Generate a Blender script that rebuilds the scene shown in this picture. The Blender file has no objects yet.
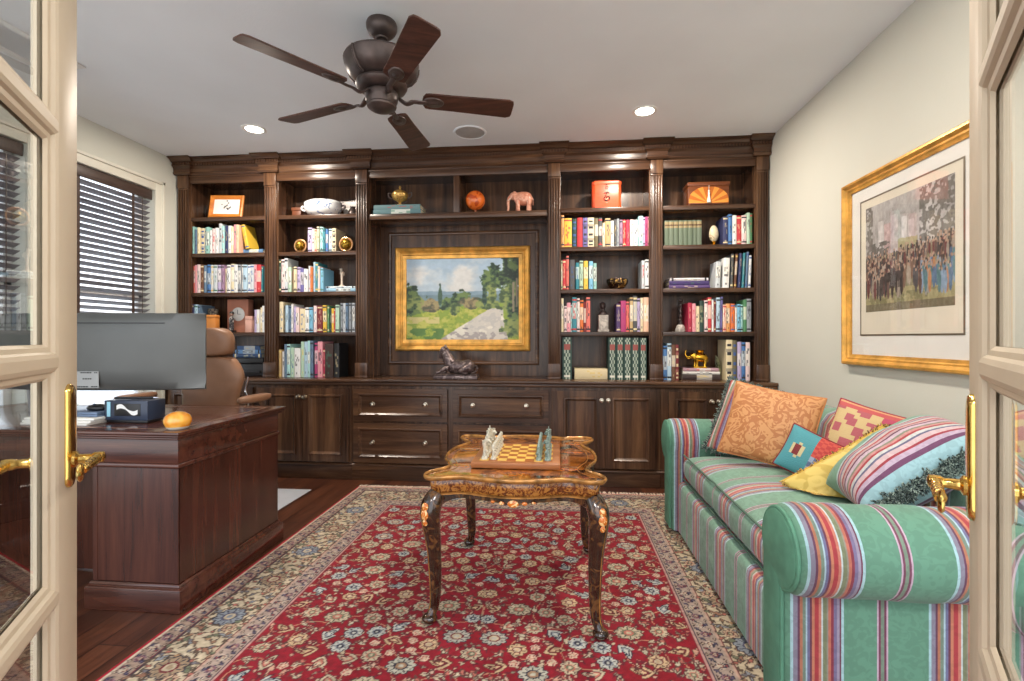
import bpy, bmesh, math, random
import numpy as np
from mathutils import Vector, Matrix
PI = math.pi
random.seed(11)
SC = bpy.context.scene
COL = SC.collection
# ------------------------------------------------------------------ camera numbers (metres, image 1024 x 681)
F, CX, CY, TH, EYE = 490.0, 512.0, 338.0, math.radians(5.48), 1.17
CT, ST = math.cos(TH), math.sin(TH)
H = 2.74                                  # ceiling
XL, XR, YB = -3.37, 1.65, 4.36            # left wall, right wall, back wall


def ray(u, v):
    t = (u - CX) / F
    return (-ST + CT * t, CT + ST * t, -(v - CY) / F)


def at(u, v, Y):
    """the point of the plane y = Y that the camera sees at pixel u, v -> (x, z)"""
    r = ray(u, v)
    k = Y / r[1]
    return k * r[0], EYE + k * r[2]


# ------------------------------------------------------------------ materials
def lin(c):
    o = []
    for x in c[:3]:
        x = x / 255.0
        o.append(x / 12.92 if x <= 0.04045 else ((x + 0.055) / 1.055) ** 2.4)
    return (o[0], o[1], o[2], 1.0)


def nodes(name):
    m = bpy.data.materials.new(name)
    m.use_nodes = True
    nt = m.node_tree
    return m, nt, nt.nodes['Principled BSDF']


def put(nt, kind, **kw):
    n = nt.nodes.new(kind)
    for k, v in kw.items():
        if k in n.inputs:
            n.inputs[k].default_value = v
        else:
            setattr(n, k, v)
    return n


def ramp(nt, stops, interp='LINEAR'):
    r = nt.nodes.new('ShaderNodeValToRGB')
    r.color_ramp.interpolation = interp
    el = r.color_ramp.elements
    while len(el) < len(stops):
        el.new(0.5)
    for e, (p, c) in zip(el, stops):
        e.position = p
        e.color = lin(c)
    return r


def bump(nt, b, src, strength=0.2, dist=0.01):
    n = put(nt, 'ShaderNodeBump', Strength=strength, Distance=dist)
    nt.links.new(src, n.inputs['Height'])
    nt.links.new(n.outputs['Normal'], b.inputs['Normal'])


def objco(nt, scale=(1, 1, 1), rot=(0, 0, 0), kind='Object'):
    tc = nt.nodes.new('ShaderNodeTexCoord')
    mp = nt.nodes.new('ShaderNodeMapping')
    mp.inputs['Scale'].default_value = scale
    mp.inputs['Rotation'].default_value = rot
    nt.links.new(tc.outputs[kind], mp.inputs['Vector'])
    return mp.outputs['Vector']


def mk(name, rgb, rough=0.5, metal=0.0, var=0.06, nscale=6.0, bmp=0.0, bscale=60.0, coat=0.0, spec=0.5):
    """plain paint, metal, leather ...: one colour with a soft cloud of variation and a fine bump"""
    m, nt, b = nodes(name)
    b.inputs['Roughness'].default_value = rough
    b.inputs['Metallic'].default_value = metal
    b.inputs['Coat Weight'].default_value = coat
    b.inputs['Specular IOR Level'].default_value = spec
    v = objco(nt)
    n = put(nt, 'ShaderNodeTexNoise', Scale=nscale, Detail=3.0)
    nt.links.new(v, n.inputs['Vector'])
    lo = [max(0, c * (1 - var)) for c in rgb]
    hi = [min(255, c * (1 + var)) for c in rgb]
    r = ramp(nt, [(0.3, lo), (0.7, hi)])
    nt.links.new(n.outputs['Fac'], r.inputs['Fac'])
    nt.links.new(r.outputs['Color'], b.inputs['Base Color'])
    if bmp:
        n2 = put(nt, 'ShaderNodeTexNoise', Scale=bscale, Detail=2.0)
        nt.links.new(v, n2.inputs['Vector'])
        bump(nt, b, n2.outputs['Fac'], bmp, 0.004)
    return m


def wood(name, dark, mid, light, axis='z', rough=0.35, grain=1.0, coat=0.0, spec=0.5):
    m, nt, b = nodes(name)
    b.inputs['Roughness'].default_value = rough
    b.inputs['Coat Weight'].default_value = coat
    b.inputs['Coat Roughness'].default_value = 0.15
    b.inputs['Specular IOR Level'].default_value = spec
    s = {'x': (0.9, 14, 14), 'y': (14, 0.9, 14), 'z': (14, 14, 0.9)}[axis]
    v = objco(nt, tuple(k * grain for k in s))
    n = put(nt, 'ShaderNodeTexNoise', Scale=1.6, Detail=6.0, Roughness=0.62, Distortion=0.6)
    nt.links.new(v, n.inputs['Vector'])
    r = ramp(nt, [(0.28, dark), (0.5, mid), (0.74, light)])
    nt.links.new(n.outputs['Fac'], r.inputs['Fac'])
    f = put(nt, 'ShaderNodeTexNoise', Scale=9.0, Detail=3.0)
    nt.links.new(v, f.inputs['Vector'])
    mx = nt.nodes.new('ShaderNodeMix')
    mx.data_type = 'RGBA'
    mx.blend_type = 'MULTIPLY'
    mx.inputs[0].default_value = 0.35
    nt.links.new(r.outputs['Color'], mx.inputs[6])
    nt.links.new(f.outputs['Fac'], mx.inputs[7])
    nt.links.new(mx.outputs[2], b.inputs['Base Color'])
    bump(nt, b, f.outputs['Fac'], 0.05, 0.002)
    return m


def colmat(name, rough=0.7, bmp=0.0, bscale=300.0, coat=0.0, sheen=0.0):
    """colour comes from the mesh's own colour attribute"""
    m, nt, b = nodes(name)
    a = nt.nodes.new('ShaderNodeVertexColor')
    a.layer_name = 'Col'
    nt.links.new(a.outputs['Color'], b.inputs['Base Color'])
    b.inputs['Roughness'].default_value = rough
    b.inputs['Coat Weight'].default_value = coat
    b.inputs['Sheen Weight'].default_value = sheen
    if bmp:
        n = put(nt, 'ShaderNodeTexNoise', Scale=bscale, Detail=2.0)
        nt.links.new(objco(nt), n.inputs['Vector'])
        bump(nt, b, n.outputs['Fac'], bmp, 0.004)
    return m


STRIPES = [(0.0, (160, 198, 206)), (.018, (128, 122, 142)), (.05, (92, 48, 76)), (.066, (176, 108, 80)), (.084, (112, 132, 116)), (.106, (170, 198, 210)), (.118, (104, 104, 144)),
           (.14, (102, 42, 66)), (.156, (194, 118, 88)), (.172, (168, 46, 54)), (.204, (198, 116, 98)), (.226, (196, 208, 210)), (.238, (116, 124, 92)), (.264, (140, 134, 120)), (.276, (186, 102, 82)),
           (.294, (128, 38, 56)), (.314, (110, 98, 136)), (.338, (148, 136, 160)), (.356, (102, 46, 70)), (.37, (160, 198, 206)), (.388, (86, 138, 114)), (.63, (190, 162, 182)), (.644, (106, 48, 74)),
           (.660, (108, 130, 112)), (.680, (106, 48, 74)), (.696, (190, 162, 182)), (.710, (86, 138, 114))]


def stripemat(name, stops, attr='sx', period=0.375, rough=0.75, tint=None, bmp=0.25):
    m, nt, b = nodes(name)
    a = nt.nodes.new('ShaderNodeAttribute')
    a.attribute_name = attr
    d = put(nt, 'ShaderNodeMath', operation='DIVIDE')
    d.inputs[1].default_value = period
    fr = put(nt, 'ShaderNodeMath', operation='FRACT')
    nt.links.new(a.outputs['Fac'], d.inputs[0])
    nt.links.new(d.outputs[0], fr.inputs[0])
    if tint:
        stops = [(p, [c[i] * (1 - tint[3]) + tint[i] * tint[3] for i in range(3)]) for p, c in stops]
    r = ramp(nt, stops, 'CONSTANT')
    nt.links.new(fr.outputs[0], r.inputs['Fac'])
    # a faint damask figure woven into the cloth
    vo = put(nt, 'ShaderNodeTexNoise', Scale=34.0, Detail=1.0, Distortion=1.5)
    nt.links.new(objco(nt), vo.inputs['Vector'])
    r2 = ramp(nt, [(0.47, (236, 236, 236)), (0.53, (255, 255, 255))])
    nt.links.new(vo.outputs['Fac'], r2.inputs['Fac'])
    mx = nt.nodes.new('ShaderNodeMix')
    mx.data_type = 'RGBA'
    mx.blend_type = 'MULTIPLY'
    mx.inputs[0].default_value = 0.8
    nt.links.new(r.outputs['Color'], mx.inputs[6])
    nt.links.new(r2.outputs['Color'], mx.inputs[7])
    nt.links.new(mx.outputs[2], b.inputs['Base Color'])
    b.inputs['Roughness'].default_value = rough
    b.inputs['Sheen Weight'].default_value = 0.15
    n = put(nt, 'ShaderNodeTexNoise', Scale=9.0, Detail=2.0)
    nt.links.new(objco(nt), n.inputs['Vector'])
    bump(nt, b, n.outputs['Fac'], bmp, 0.02)
    return m


def figured(name, base, figure, scale=30.0, width=(0.46, 0.5), rough=0.6, metal=0.0, dist=2.0, third=None, coat=0.0):
    """a cloth, lacquer or enamel with a scrolling figure in a second colour"""
    m, nt, b = nodes(name)
    n = put(nt, 'ShaderNodeTexNoise', Scale=scale, Detail=1.5, Distortion=dist)
    nt.links.new(objco(nt), n.inputs['Vector'])
    st = [(width[0], base), (width[1], figure)]
    if third:
        st = [(width[0] - 0.1, third), (width[0] - 0.04, base), (width[0], base), (width[1], figure)]
    r = ramp(nt, st)
    nt.links.new(n.outputs['Fac'], r.inputs['Fac'])
    nt.links.new(r.outputs['Color'], b.inputs['Base Color'])
    b.inputs['Roughness'].default_value = rough
    b.inputs['Metallic'].default_value = metal
    b.inputs['Coat Weight'].default_value = coat
    bump(nt, b, n.outputs['Fac'], 0.15, 0.004)
    return m


def glassmat(name, tint=(1, 1, 1), refl=1.5):
    """thin pane: clear, with the mirror of its two faces by Fresnel"""
    m = bpy.data.materials.new(name)
    m.use_nodes = True
    nt = m.node_tree
    nt.nodes.remove(nt.nodes['Principled BSDF'])
    out = nt.nodes['Material Output']
    tr = nt.nodes.new('ShaderNodeBsdfTransparent')
    tr.inputs[0].default_value = (*tint, 1)
    gl = put(nt, 'ShaderNodeBsdfGlossy', Roughness=0.0)
    fr = put(nt, 'ShaderNodeFresnel', IOR=1.45)
    mu = put(nt, 'ShaderNodeMath', operation='MULTIPLY', use_clamp=True)
    mu.inputs[1].default_value = refl
    ge = nt.nodes.new('ShaderNodeNewGeometry')      # only the face that looks at the ray mirrors
    iv = put(nt, 'ShaderNodeMath', operation='SUBTRACT')
    iv.inputs[0].default_value = 1.0
    m2 = put(nt, 'ShaderNodeMath', operation='MULTIPLY')
    nt.links.new(ge.outputs['Backfacing'], iv.inputs[1])
    mix = nt.nodes.new('ShaderNodeMixShader')
    nt.links.new(fr.outputs[0], mu.inputs[0])
    nt.links.new(mu.outputs[0], m2.inputs[0])
    nt.links.new(iv.outputs[0], m2.inputs[1])
    nt.links.new(m2.outputs[0], mix.inputs[0])
    nt.links.new(tr.outputs[0], mix.inputs[1])
    nt.links.new(gl.outputs[0], mix.inputs[2])
    nt.links.new(mix.outputs[0], out.inputs['Surface'])
    return m


def emit(name, rgb, strength):
    m, nt, b = nodes(name)
    b.inputs['Emission Color'].default_value = lin(rgb)
    b.inputs['Emission Strength'].default_value = strength
    b.inputs['Base Color'].default_value = lin(rgb)
    return m


# ------------------------------------------------------------------ mesh builder
ORG = {}


class MB:
    def __init__(self):
        self.bm = bmesh.new()
        self.cl = self.bm.loops.layers.float_color.new('Col')
        self.sx = self.bm.verts.layers.float.new('sx')
        self.mi = 0
        self.c = (0.5, 0.5, 0.5, 1)

    def face(self, vs):
        try:
            f = self.bm.faces.new(vs)
        except ValueError:
            return None
        f.material_index = self.mi
        for l in f.loops:
            l[self.cl] = self.c
        return f

    def v(self, p, sx=0.0):
        x = self.bm.verts.new(p)
        x[self.sx] = sx
        return x

    def box(self, x0, x1, y0, y1, z0, z1):
        p = [self.v((x, y, z)) for z in (z0, z1) for y in (y0, y1) for x in (x0, x1)]
        for q in ((0, 2, 3, 1), (4, 5, 7, 6), (0, 1, 5, 4), (2, 6, 7, 3), (0, 4, 6, 2), (1, 3, 7, 5)):
            self.face([p[i] for i in q])
        return p

    def prism(self, pts, axis, a0, a1, sx=None):
        def P(p, a):
            return {'x': (a, p[0], p[1]), 'y': (p[0], a, p[1]), 'z': (p[0], p[1], a)}[axis]
        A = [self.v(P(p, a0), a0) for p in pts]
        B = [self.v(P(p, a1), a1) for p in pts]
        n = len(pts)
        for i in range(n):
            j = (i + 1) % n
            self.face([A[i], A[j], B[j], B[i]])
        self.face(A[::-1])
        self.face(B)

    def loft(self, rings, closed=True, caps=True):
        """rings: lists of points, all of one length"""
        R = [[self.v(p) for p in r] for r in rings]
        n = len(R[0])
        for a, b in zip(R, R[1:]):
            for i in range(n if closed else n - 1):
                j = (i + 1) % n
                self.face([a[i], a[j], b[j], b[i]])
        if caps and closed:
            self.face(R[0][::-1])
            self.face(R[-1])
        return R

    def lathe(self, prof, c=(0, 0, 0), n=24, axis='z', caps=True, squash=(1, 1)):
        rings = []
        for r, a in prof:
            ring = []
            for k in range(n):
                t = 2 * PI * k / n
                p, q = r * math.cos(t) * squash[0], r * math.sin(t) * squash[1]
                d = {'z': (p, q, a), 'y': (p, a, q), 'x': (a, p, q)}[axis]
                ring.append((c[0] + d[0], c[1] + d[1], c[2] + d[2]))
            rings.append(ring)
        self.loft(rings, True, caps)

    def ball(self, c, r, n=16, m=10):
        if not hasattr(r, '__len__'):
            r = (r, r, r)
        rings = []
        for i in range(1, m):
            a = PI * i / m
            rings.append([(c[0] + r[0] * math.sin(a) * math.cos(2 * PI * k / n), c[1] + r[1] * math.sin(a) * math.sin(2 * PI * k / n),
                           c[2] - r[2] * math.cos(a)) for k in range(n)])
        R = self.loft(rings, True, False)
        a, b = self.v((c[0], c[1], c[2] - r[2])), self.v((c[0], c[1], c[2] + r[2]))
        for k in range(n):
            self.face([a, R[0][(k + 1) % n], R[0][k]])
            self.face([b, R[-1][k], R[-1][(k + 1) % n]])

    def tube(self, pts, r, n=10, caps=True, closed=False, flat=None):
        pts = [Vector(p) for p in pts]
        rr = r if hasattr(r, '__len__') else [r] * len(pts)
        rings, last = [], None
        N = len(pts)
        for i, p in enumerate(pts):
            a = pts[(i - 1) % N] if closed else pts[max(i - 1, 0)]
            b = pts[(i + 1) % N] if closed else pts[min(i + 1, N - 1)]
            t = (b - a).normalized()
            if last is None:
                up = Vector((0, 0, 1)) if abs(t.z) < 0.9 else Vector((1, 0, 0))
                x = t.cross(up).normalized()
            else:
                x = (last - t * last.dot(t))
                x = x.normalized() if x.length > 1e-6 else t.orthogonal().normalized()
            last = x
            y = t.cross(x)
            fx, fy = (1, 1) if flat is None else flat
            rings.append([tuple(p + x * (rr[i] * fx * math.cos(2 * PI * k / n)) + y * (rr[i] * fy * math.sin(2 * PI * k / n))) for k in range(n)])
        if closed:
            rings.append(rings[0])
            self.loft(rings, True, False)
            bmesh.ops.remove_doubles(self.bm, verts=self.bm.verts[:], dist=1e-6)
        else:
            self.loft(rings, True, caps)

    def torus(self, c, R, r, axis='z', n=28, m=8):
        pts = []
        for k in range(n):
            t = 2 * PI * k / n
            p, q = R * math.cos(t), R * math.sin(t)
            d = {'z': (p, q, 0), 'y': (p, 0, q), 'x': (0, p, q)}[axis]
            pts.append((c[0] + d[0], c[1] + d[1], c[2] + d[2]))
        self.tube(pts, r, m, closed=True)

    def grid(self, fn, nu, nv, sxf=None):
        V = [[self.v(fn(i / nu, j / nv), 0 if sxf is None else sxf(i / nu, j / nv)) for j in range(nv + 1)] for i in range(nu + 1)]
        for i in range(nu):
            for j in range(nv):
                self.face([V[i][j], V[i + 1][j], V[i + 1][j + 1], V[i][j + 1]])
        return V

    def frame(self, x0, x1, z0, z1, w, prof, y, flip=1):
        """a picture or panel moulding in a plane of constant y; prof = [(inward 0..1 of w, out towards -y)]"""
        rings = []
        for q, d in prof:
            k = q * w
            rings.append([(x0 + k, y - d * flip, z0 + k), (x1 - k, y - d * flip, z0 + k), (x1 - k, y - d * flip, z1 - k), (x0 + k, y - d * flip, z1 - k)])
        self.loft(rings, True, False)

    def xf(self, M):
        bmesh.ops.transform(self.bm, matrix=M, verts=self.bm.verts[:])
        return self

    def build(self, name, mats, parent=None, smooth=35, bevel=0, segs=2, local=False, sub=0, weld=0, kind=None, label=None):
        bm = self.bm
        if weld:
            bmesh.ops.remove_doubles(bm, verts=bm.verts[:], dist=weld)
        if bevel:
            bm.normal_update()
            es = [e for e in bm.edges if len(e.link_faces) == 2 and e.calc_face_angle(0) > math.radians(30)]
            bmesh.ops.bevel(bm, geom=es, offset=bevel, segments=segs, profile=0.5, affect='EDGES', clamp_overlap=True)
        bmesh.ops.recalc_face_normals(bm, faces=bm.faces[:])
        org = Vector(ORG.get(parent.name, (0, 0, 0))) if parent else Vector((0, 0, 0))
        if parent is not None and not local:
            bmesh.ops.translate(bm, vec=-org, verts=bm.verts[:])
        me = bpy.data.meshes.new(name)
        bm.to_mesh(me)
        bm.free()
        for m in (mats if isinstance(mats, (list, tuple)) else [mats]):
            me.materials.append(m)
        o = bpy.data.objects.new(name, me)
        COL.objects.link(o)
        if parent is not None:
            o.parent = parent
            ORG[o.name] = tuple(org)
        if smooth:
            me.shade_smooth()
            me.set_sharp_from_angle(angle=math.radians(smooth))
        if sub:
            s = o.modifiers.new('round', 'SUBSURF')
            s.levels = s.render_levels = sub
        if kind:
            o['kind'] = kind
        if label:
            o['label'] = label
        return o


def tag(o, label, cat, group=None, kind=None):
    o['label'] = label
    o['category'] = cat
    if group:
        o['group'] = group
    if kind:
        o['kind'] = kind
    return o


def thing(name, label, cat, loc=(0, 0, 0), group=None, rot=None):
    o = bpy.data.objects.new(name, None)
    o.empty_display_size = 0.1
    COL.objects.link(o)
    o.location = loc
    if rot:
        o.rotation_euler = rot
    ORG[o.name] = tuple(loc)
    return tag(o, label, cat, group)


def structure(name, label=None, loc=(0, 0, 0), rot=None):
    o = bpy.data.objects.new(name, None)
    COL.objects.link(o)
    o.location = loc
    if rot:
        o.rotation_euler = rot
    ORG[o.name] = tuple(loc)
    o['kind'] = 'structure'
    if label:
        o['label'] = label
    return o


def kids(o):
    return [c for c in bpy.data.objects if c.parent == o]


def dup(o, parent=None):
    c = o.copy()
    COL.objects.link(c)
    if parent is not None:
        c.parent = parent
    for k in kids(o):
        dup(k, c)
    return c


def spl(pts, n=8, closed=False):
    """Catmull-Rom through pts"""
    P = [np.array(p, float) for p in pts]
    N = len(P)
    out = []
    for i in range(N if closed else N - 1):
        if closed:
            a, b, c, d = P[(i - 1) % N], P[i], P[(i + 1) % N], P[(i + 2) % N]
        else:
            a, b, c, d = P[max(i - 1, 0)], P[i], P[i + 1], P[min(i + 2, N - 1)]
        for k in range(n):
            t = k / n
            out.append(tuple(0.5 * ((2 * b) + (c - a) * t + (2 * a - 5 * b + 4 * c - d) * t * t + (3 * b - a - 3 * c + d) * t ** 3)))
    if not closed:
        out.append(tuple(P[-1]))
    return out


# ------------------------------------------------------------------ the materials
M = {}
M['ceiling'] = mk('ceiling_paint', (236, 241, 246), 0.9, var=0.015, nscale=1.5, bmp=0.12, bscale=90)
M['wall'] = mk('wall_paint', (210, 210, 199), 0.85, var=0.012, nscale=1.2, bmp=0.1, bscale=110)
M['trim'] = mk('trim_paint', (214, 211, 198), 0.5, var=0.02)
M['door'] = mk('door_paint', (200, 185, 162), 0.5, var=0.02, bmp=0.05, bscale=40)
M['brass'] = mk('polished_brass', (228, 190, 108), 0.16, 1.0, var=0.08, nscale=12, bmp=0.03)
M['gilt'] = mk('gilt_wood', (222, 166, 80), 0.34, 0.4, var=0.14, nscale=14, bmp=0.15, bscale=60)
M['gold'] = mk('gold_metal', (222, 172, 60), 0.25, 1.0, var=0.1, nscale=25)
M['glass'] = glassmat('pane_glass', (0.97, 0.985, 0.98))
M['picglass'] = glassmat('picture_glass', (1, 1, 1), 1.2)
CASE = ((40, 26, 18), (84, 57, 40), (128, 92, 63))
M['case'] = wood('bookcase_wood', *CASE, 'z', 0.27, grain=.6)
M['casex'] = wood('bookcase_wood_across', *CASE, 'x', 0.27, grain=.6)
M['desk'] = wood('desk_wood', (52, 26, 20), (76, 40, 30), (96, 54, 40), 'z', 0.26, coat=0.3)
M['deskx'] = wood('desk_wood_across', (56, 28, 22), (82, 44, 33), (104, 60, 44), 'x', 0.2, coat=0.4)
M['knob'] = mk('nickel_knob', (196, 184, 164), 0.25, 1.0)
M['bronze'] = mk('oil_rubbed_bronze', (84, 73, 70), 0.38, 0.55, var=0.16, nscale=14)
M['blade'] = wood('fan_blade_wood', (46, 25, 19), (80, 47, 37), (106, 66, 52), 'x', 0.5, 1.3)
M['white'] = mk('white_plastic', (232, 232, 230), 0.4, var=0.02)
M['whitepaper'] = mk('white_paper', (236, 234, 228), 0.8, var=0.02)
M['black'] = mk('black_plastic', (22, 22, 25), 0.35, var=0.1)
M['darkblue'] = mk('dark_blue_grey_plastic', (44, 54, 74), 0.3, var=0.08)
M['leather'] = mk('brown_leather', (138, 100, 74), 0.42, var=0.07, nscale=5, bmp=0.12, bscale=140)
M['chrome'] = mk('chrome', (215, 215, 220), 0.12, 1.0, var=0.02)
M['monitor'] = mk('grey_monitor_shell', (84, 86, 85), 0.4, 0.15, var=0.03)
M['blind'] = wood('blind_wood', (54, 42, 38), (74, 58, 52), (92, 76, 68), 'y', 0.4)
M['slat'] = wood('backlit_slat_wood', (118, 113, 118), (138, 132, 137), (156, 150, 154), 'y', 0.3)  # blind wood greyed and paled to paint in daylight passing through
M['book'] = colmat('printed_cloth', 0.55)
M['paint'] = colmat('oil_paint', 0.45, 0.25, 150)
M['print'] = colmat('engraving_paper', 0.7)
M['rug'] = colmat('rug_pile', 0.95, 0.5, 420)
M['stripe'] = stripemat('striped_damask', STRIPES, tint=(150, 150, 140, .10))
M['stripelit'] = stripemat('striped_damask_lit', STRIPES, tint=(204, 200, 190, 0.26), bmp=0.5)  # same damask with the light it catches blended into its colours
M['green'] = mk('green_damask', (86, 138, 114), 0.75, var=0.07, nscale=20, bmp=0.1, bscale=60)
M['piping'] = mk('dark_green_piping', (84, 112, 96), 0.8)
WORLD, CAN, TOP_FILL, REAR_FILL, EXPO = 2.35, 28.0, 18.0, 36.0, 0.22
# ================================================================== THE SETTING
def floor_material():
    m, nt, b = nodes('dark_plank_floor')
    v = objco(nt, (1, 1, 1), (0, 0, PI / 2))
    br = put(nt, 'ShaderNodeTexBrick', Scale=1.0)
    br.inputs['Brick Width'].default_value = 1.25
    br.inputs['Row Height'].default_value = 0.125
    br.inputs['Mortar Size'].default_value = 0.0022
    br.inputs['Color1'].default_value = lin((78, 44, 32))
    br.inputs['Color2'].default_value = lin((112, 68, 48))
    br.inputs['Mortar'].default_value = lin((28, 16, 12))
    br.offset = 0.37
    nt.links.new(v, br.inputs['Vector'])
    n = put(nt, 'ShaderNodeTexNoise', Scale=2.0, Detail=6.0, Roughness=0.65, Distortion=0.8)
    nt.links.new(objco(nt, (16, 1.2, 1)), n.inputs['Vector'])
    r = ramp(nt, [(0.3, (150, 140, 132)), (0.7, (255, 250, 245))])
    nt.links.new(n.outputs['Fac'], r.inputs['Fac'])
    mx = nt.nodes.new('ShaderNodeMix')
    mx.data_type = 'RGBA'
    mx.blend_type = 'MULTIPLY'
    mx.inputs[0].default_value = 1.0
    nt.links.new(br.outputs['Color'], mx.inputs[6])
    nt.links.new(r.outputs['Color'], mx.inputs[7])
    nt.links.new(mx.outputs[2], b.inputs['Base Color'])
    b.inputs['Roughness'].default_value = 0.33
    bump(nt, b, br.outputs['Fac'], -0.2, 0.003)
    return m


YF = -.45                                   # floor and ceiling cut short here so world light reaches the ceiling
m = MB(); m.box(XL - .14, XR + .14, YF, YB + .12, -.08, 0)
m.build('floor', floor_material(), kind='structure', smooth=0)
m = MB(); m.box(XL - .14, XR + .14, YF, YB + .12, H, H + .08)
m.build('ceiling', M['ceiling'], kind='structure', smooth=0)
m = MB(); m.box(XL - .14, XR + .14, YB, YB + .12, 0, H)
m.build('wall_back', M['wall'], kind='structure', smooth=0)
m = MB(); m.box(XR, XR + .14, .5, YB, 0, H)
m.build('wall_right', M['wall'], kind='structure', smooth=0)
WZ0, WZ1 = 0.60, 2.405
WIN = [(2.98, 3.79), (1.96, 2.80)]
m = MB()
x0, x1 = XL - .14, XL
for a, b in ((.5, WIN[1][0]), (WIN[1][1], WIN[0][0]), (WIN[0][1], YB)):
    m.box(x0, x1, a, b, 0, H)
for a, b in WIN:
    m.box(x0, x1, a, b, 0, WZ0)
    m.box(x0, x1, a, b, WZ1, H)
m.build('wall_left', M['wall'], kind='structure', smooth=0)
m = MB(); m.box(XR - .016, XR, .5, 3.86, 0, .12); m.box(XR - .012, XR, .5, 3.86, .12, .14)
m.build('baseboard_right', M['trim'], kind='structure', bevel=.003)
m = MB(); m.box(XL, XL + .016, .5, 3.86, 0, .12); m.box(XL, XL + .012, .5, 3.86, .12, .14)
m.build('baseboard_left', M['trim'], kind='structure', bevel=.003)
# jambs of the double doorway the camera looks through
m = MB()
m.box(-.86, -.77, .36, .50, 0, 2.52); m.box(.46, .55, .36, .50, 0, 2.52); m.box(-.77, .46, .36, .50, 2.47, 2.52)
m.box(-.95, -.80, .50, .52, 0, 2.60); m.box(.49, .64, .50, .52, 0, 2.60); m.box(-.80, .49, .50, .52, 2.50, 2.60)
m.build('trim_1', M['door'], kind='structure', bevel=.003)

M['winglass'] = glassmat('window_glass', (0.98, 0.99, 1.0), 1.3)
for i, (a, b) in enumerate(WIN):
    w = structure('window_%d' % (i + 1), 'white window with dark wooden blind ' + ('nearest the bookcase' if i == 0 else 'behind the glazed door'))
    c = .085
    m = MB()                               # flat casing with a raised outer band
    for (ya, yb, za, zb) in ((a - c, a, WZ0 - .02, WZ1 + c), (b, b + c, WZ0 - .02, WZ1 + c), (a, b, WZ1, WZ1 + c)):
        m.box(XL, XL + .016, ya, yb, za, zb)
    for (ya, yb, za, zb) in ((a - c, a - c + .024, WZ0 - .02, WZ1 + c), (b + c - .024, b + c, WZ0 - .02, WZ1 + c), (a - c, b + c, WZ1 + c - .024, WZ1 + c)):
        m.box(XL, XL + .03, ya, yb, za, zb)
    m.build('window_casing', M['trim'], w, bevel=.004)
    m = MB(); m.box(XL - .12, XL + .05, a - c - .02, b + c + .02, WZ0 - .03, WZ0); m.box(XL, XL + .018, a - c, b + c, WZ0 - .10, WZ0 - .03)
    m.build('window_sill', M['trim'], w, bevel=.004)
    m = MB()
    X0, X1, zm = XL - .135, XL - .095, 1.5
    for (ya, yb, za, zb) in ((a, a + .05, WZ0, WZ1), (b - .05, b, WZ0, WZ1), (a, b, WZ0, WZ0 + .06), (a, b, WZ1 - .05, WZ1), (a, b, zm - .025, zm + .025)):
        m.box(X0, X1, ya, yb, za, zb)
    m.build('window_frame', M['white'], w, bevel=.004)
    m = MB(); m.box(XL - .118, XL - .112, a + .05, b - .05, WZ0 + .06, zm - .02); m.box(XL - .118, XL - .112, a + .05, b - .05, zm + .02, WZ1 - .05)
    m.build('window_pane', M['winglass'], w, smooth=0)
    # the blind hangs in the reveal
    t = thing('window_blind', 'dark wooden slatted blind with valance ' + ('in the window beside the bookcase' if i == 0 else 'seen through the glass of the cream door'),
              'blind', (XL - .045, (a + b) / 2, WZ0), 'wooden blinds')
    m = MB(); m.box(XL - .02, XL - .008, a + .006, b - .006, WZ1 - .085, WZ1 - .004); m.box(XL - .07, XL - .02, a + .01, b - .01, WZ1 - .05, WZ1 - .004)
    m.build('valance', M['blind'], t, bevel=.004)
    m = MB()
    z, al = WZ1 - .11, math.radians(27)
    zbot = 1.235 if i == 0 else 1.20
    while z > zbot:
        dx, dz = .025 * math.cos(al), .025 * math.sin(al)
        n = (-math.sin(al) * .0015, math.cos(al) * .0015)
        m.prism([(XL - .045 - dx - n[0], z - dz - n[1]), (XL - .045 + dx - n[0], z + dz - n[1]), (XL - .045 + dx + n[0], z + dz + n[1]), (XL - .045 - dx + n[0], z - dz + n[1])],
                'y', a + .012, b - .012)
        z -= .045
    m.build('slats', M['slat'], t, smooth=0)
    m = MB(); m.box(XL - .07, XL - .02, a + .012, b - .012, zbot - .035, zbot - .012)
    m.build('bottom_rail', M['blind'], t, bevel=.003)
    for yy in (a + .18, b - .18):
        m = MB(); m.box(XL - .0185, XL - .0175, yy - .012, yy + .012, zbot - .03, WZ1 - .08)
        m.build('ladder_tape', M['blind'], t, smooth=0)
    m = MB(); m.tube([(XL - .012, b - .10, WZ1 - .09), (XL - .012, b - .10, 1.25)], .003, 6); m.lathe([(.002, 0), (.008, .004), (.006, .04), (.002, .05)], (XL - .012, b - .10, 1.20), 10)
    m.build('pull_cord', M['blind'], t)

# a clipped hedge and lawn outside the windows
m = MB(); m.box(-26, XL - .3, -6, 22, -.5, -.4)
m.build('terrace_outside', mk('pale_paving', (226, 224, 218), 0.9, var=0.05, nscale=3), kind='structure', smooth=0)
m = MB()
rnd = random.Random(3)
V = m.grid(lambda u, w_: (-23 + .6 * math.cos(PI * w_) + rnd.uniform(-.1, .1), -4 + 25 * u + rnd.uniform(-.1, .1), -.4 + 2.9 * math.sin(PI * min(w_, .999)) ** .45 + rnd.uniform(-.12, .12)), 70, 16)
hg = m.build('hedge_outside', mk('hedge_leaves', (140, 160, 96), 0.8, var=0.3, nscale=9, bmp=0.8, bscale=40), smooth=0)
hg['kind'] = 'stuff'; hg['label'] = 'clipped green hedge beyond the pale terrace outside the windows'; hg['category'] = 'hedge'

# ------------------------------------------------------------------ the two glazed doors
LW, DH, DT = 0.58, 2.44, 0.042


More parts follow.
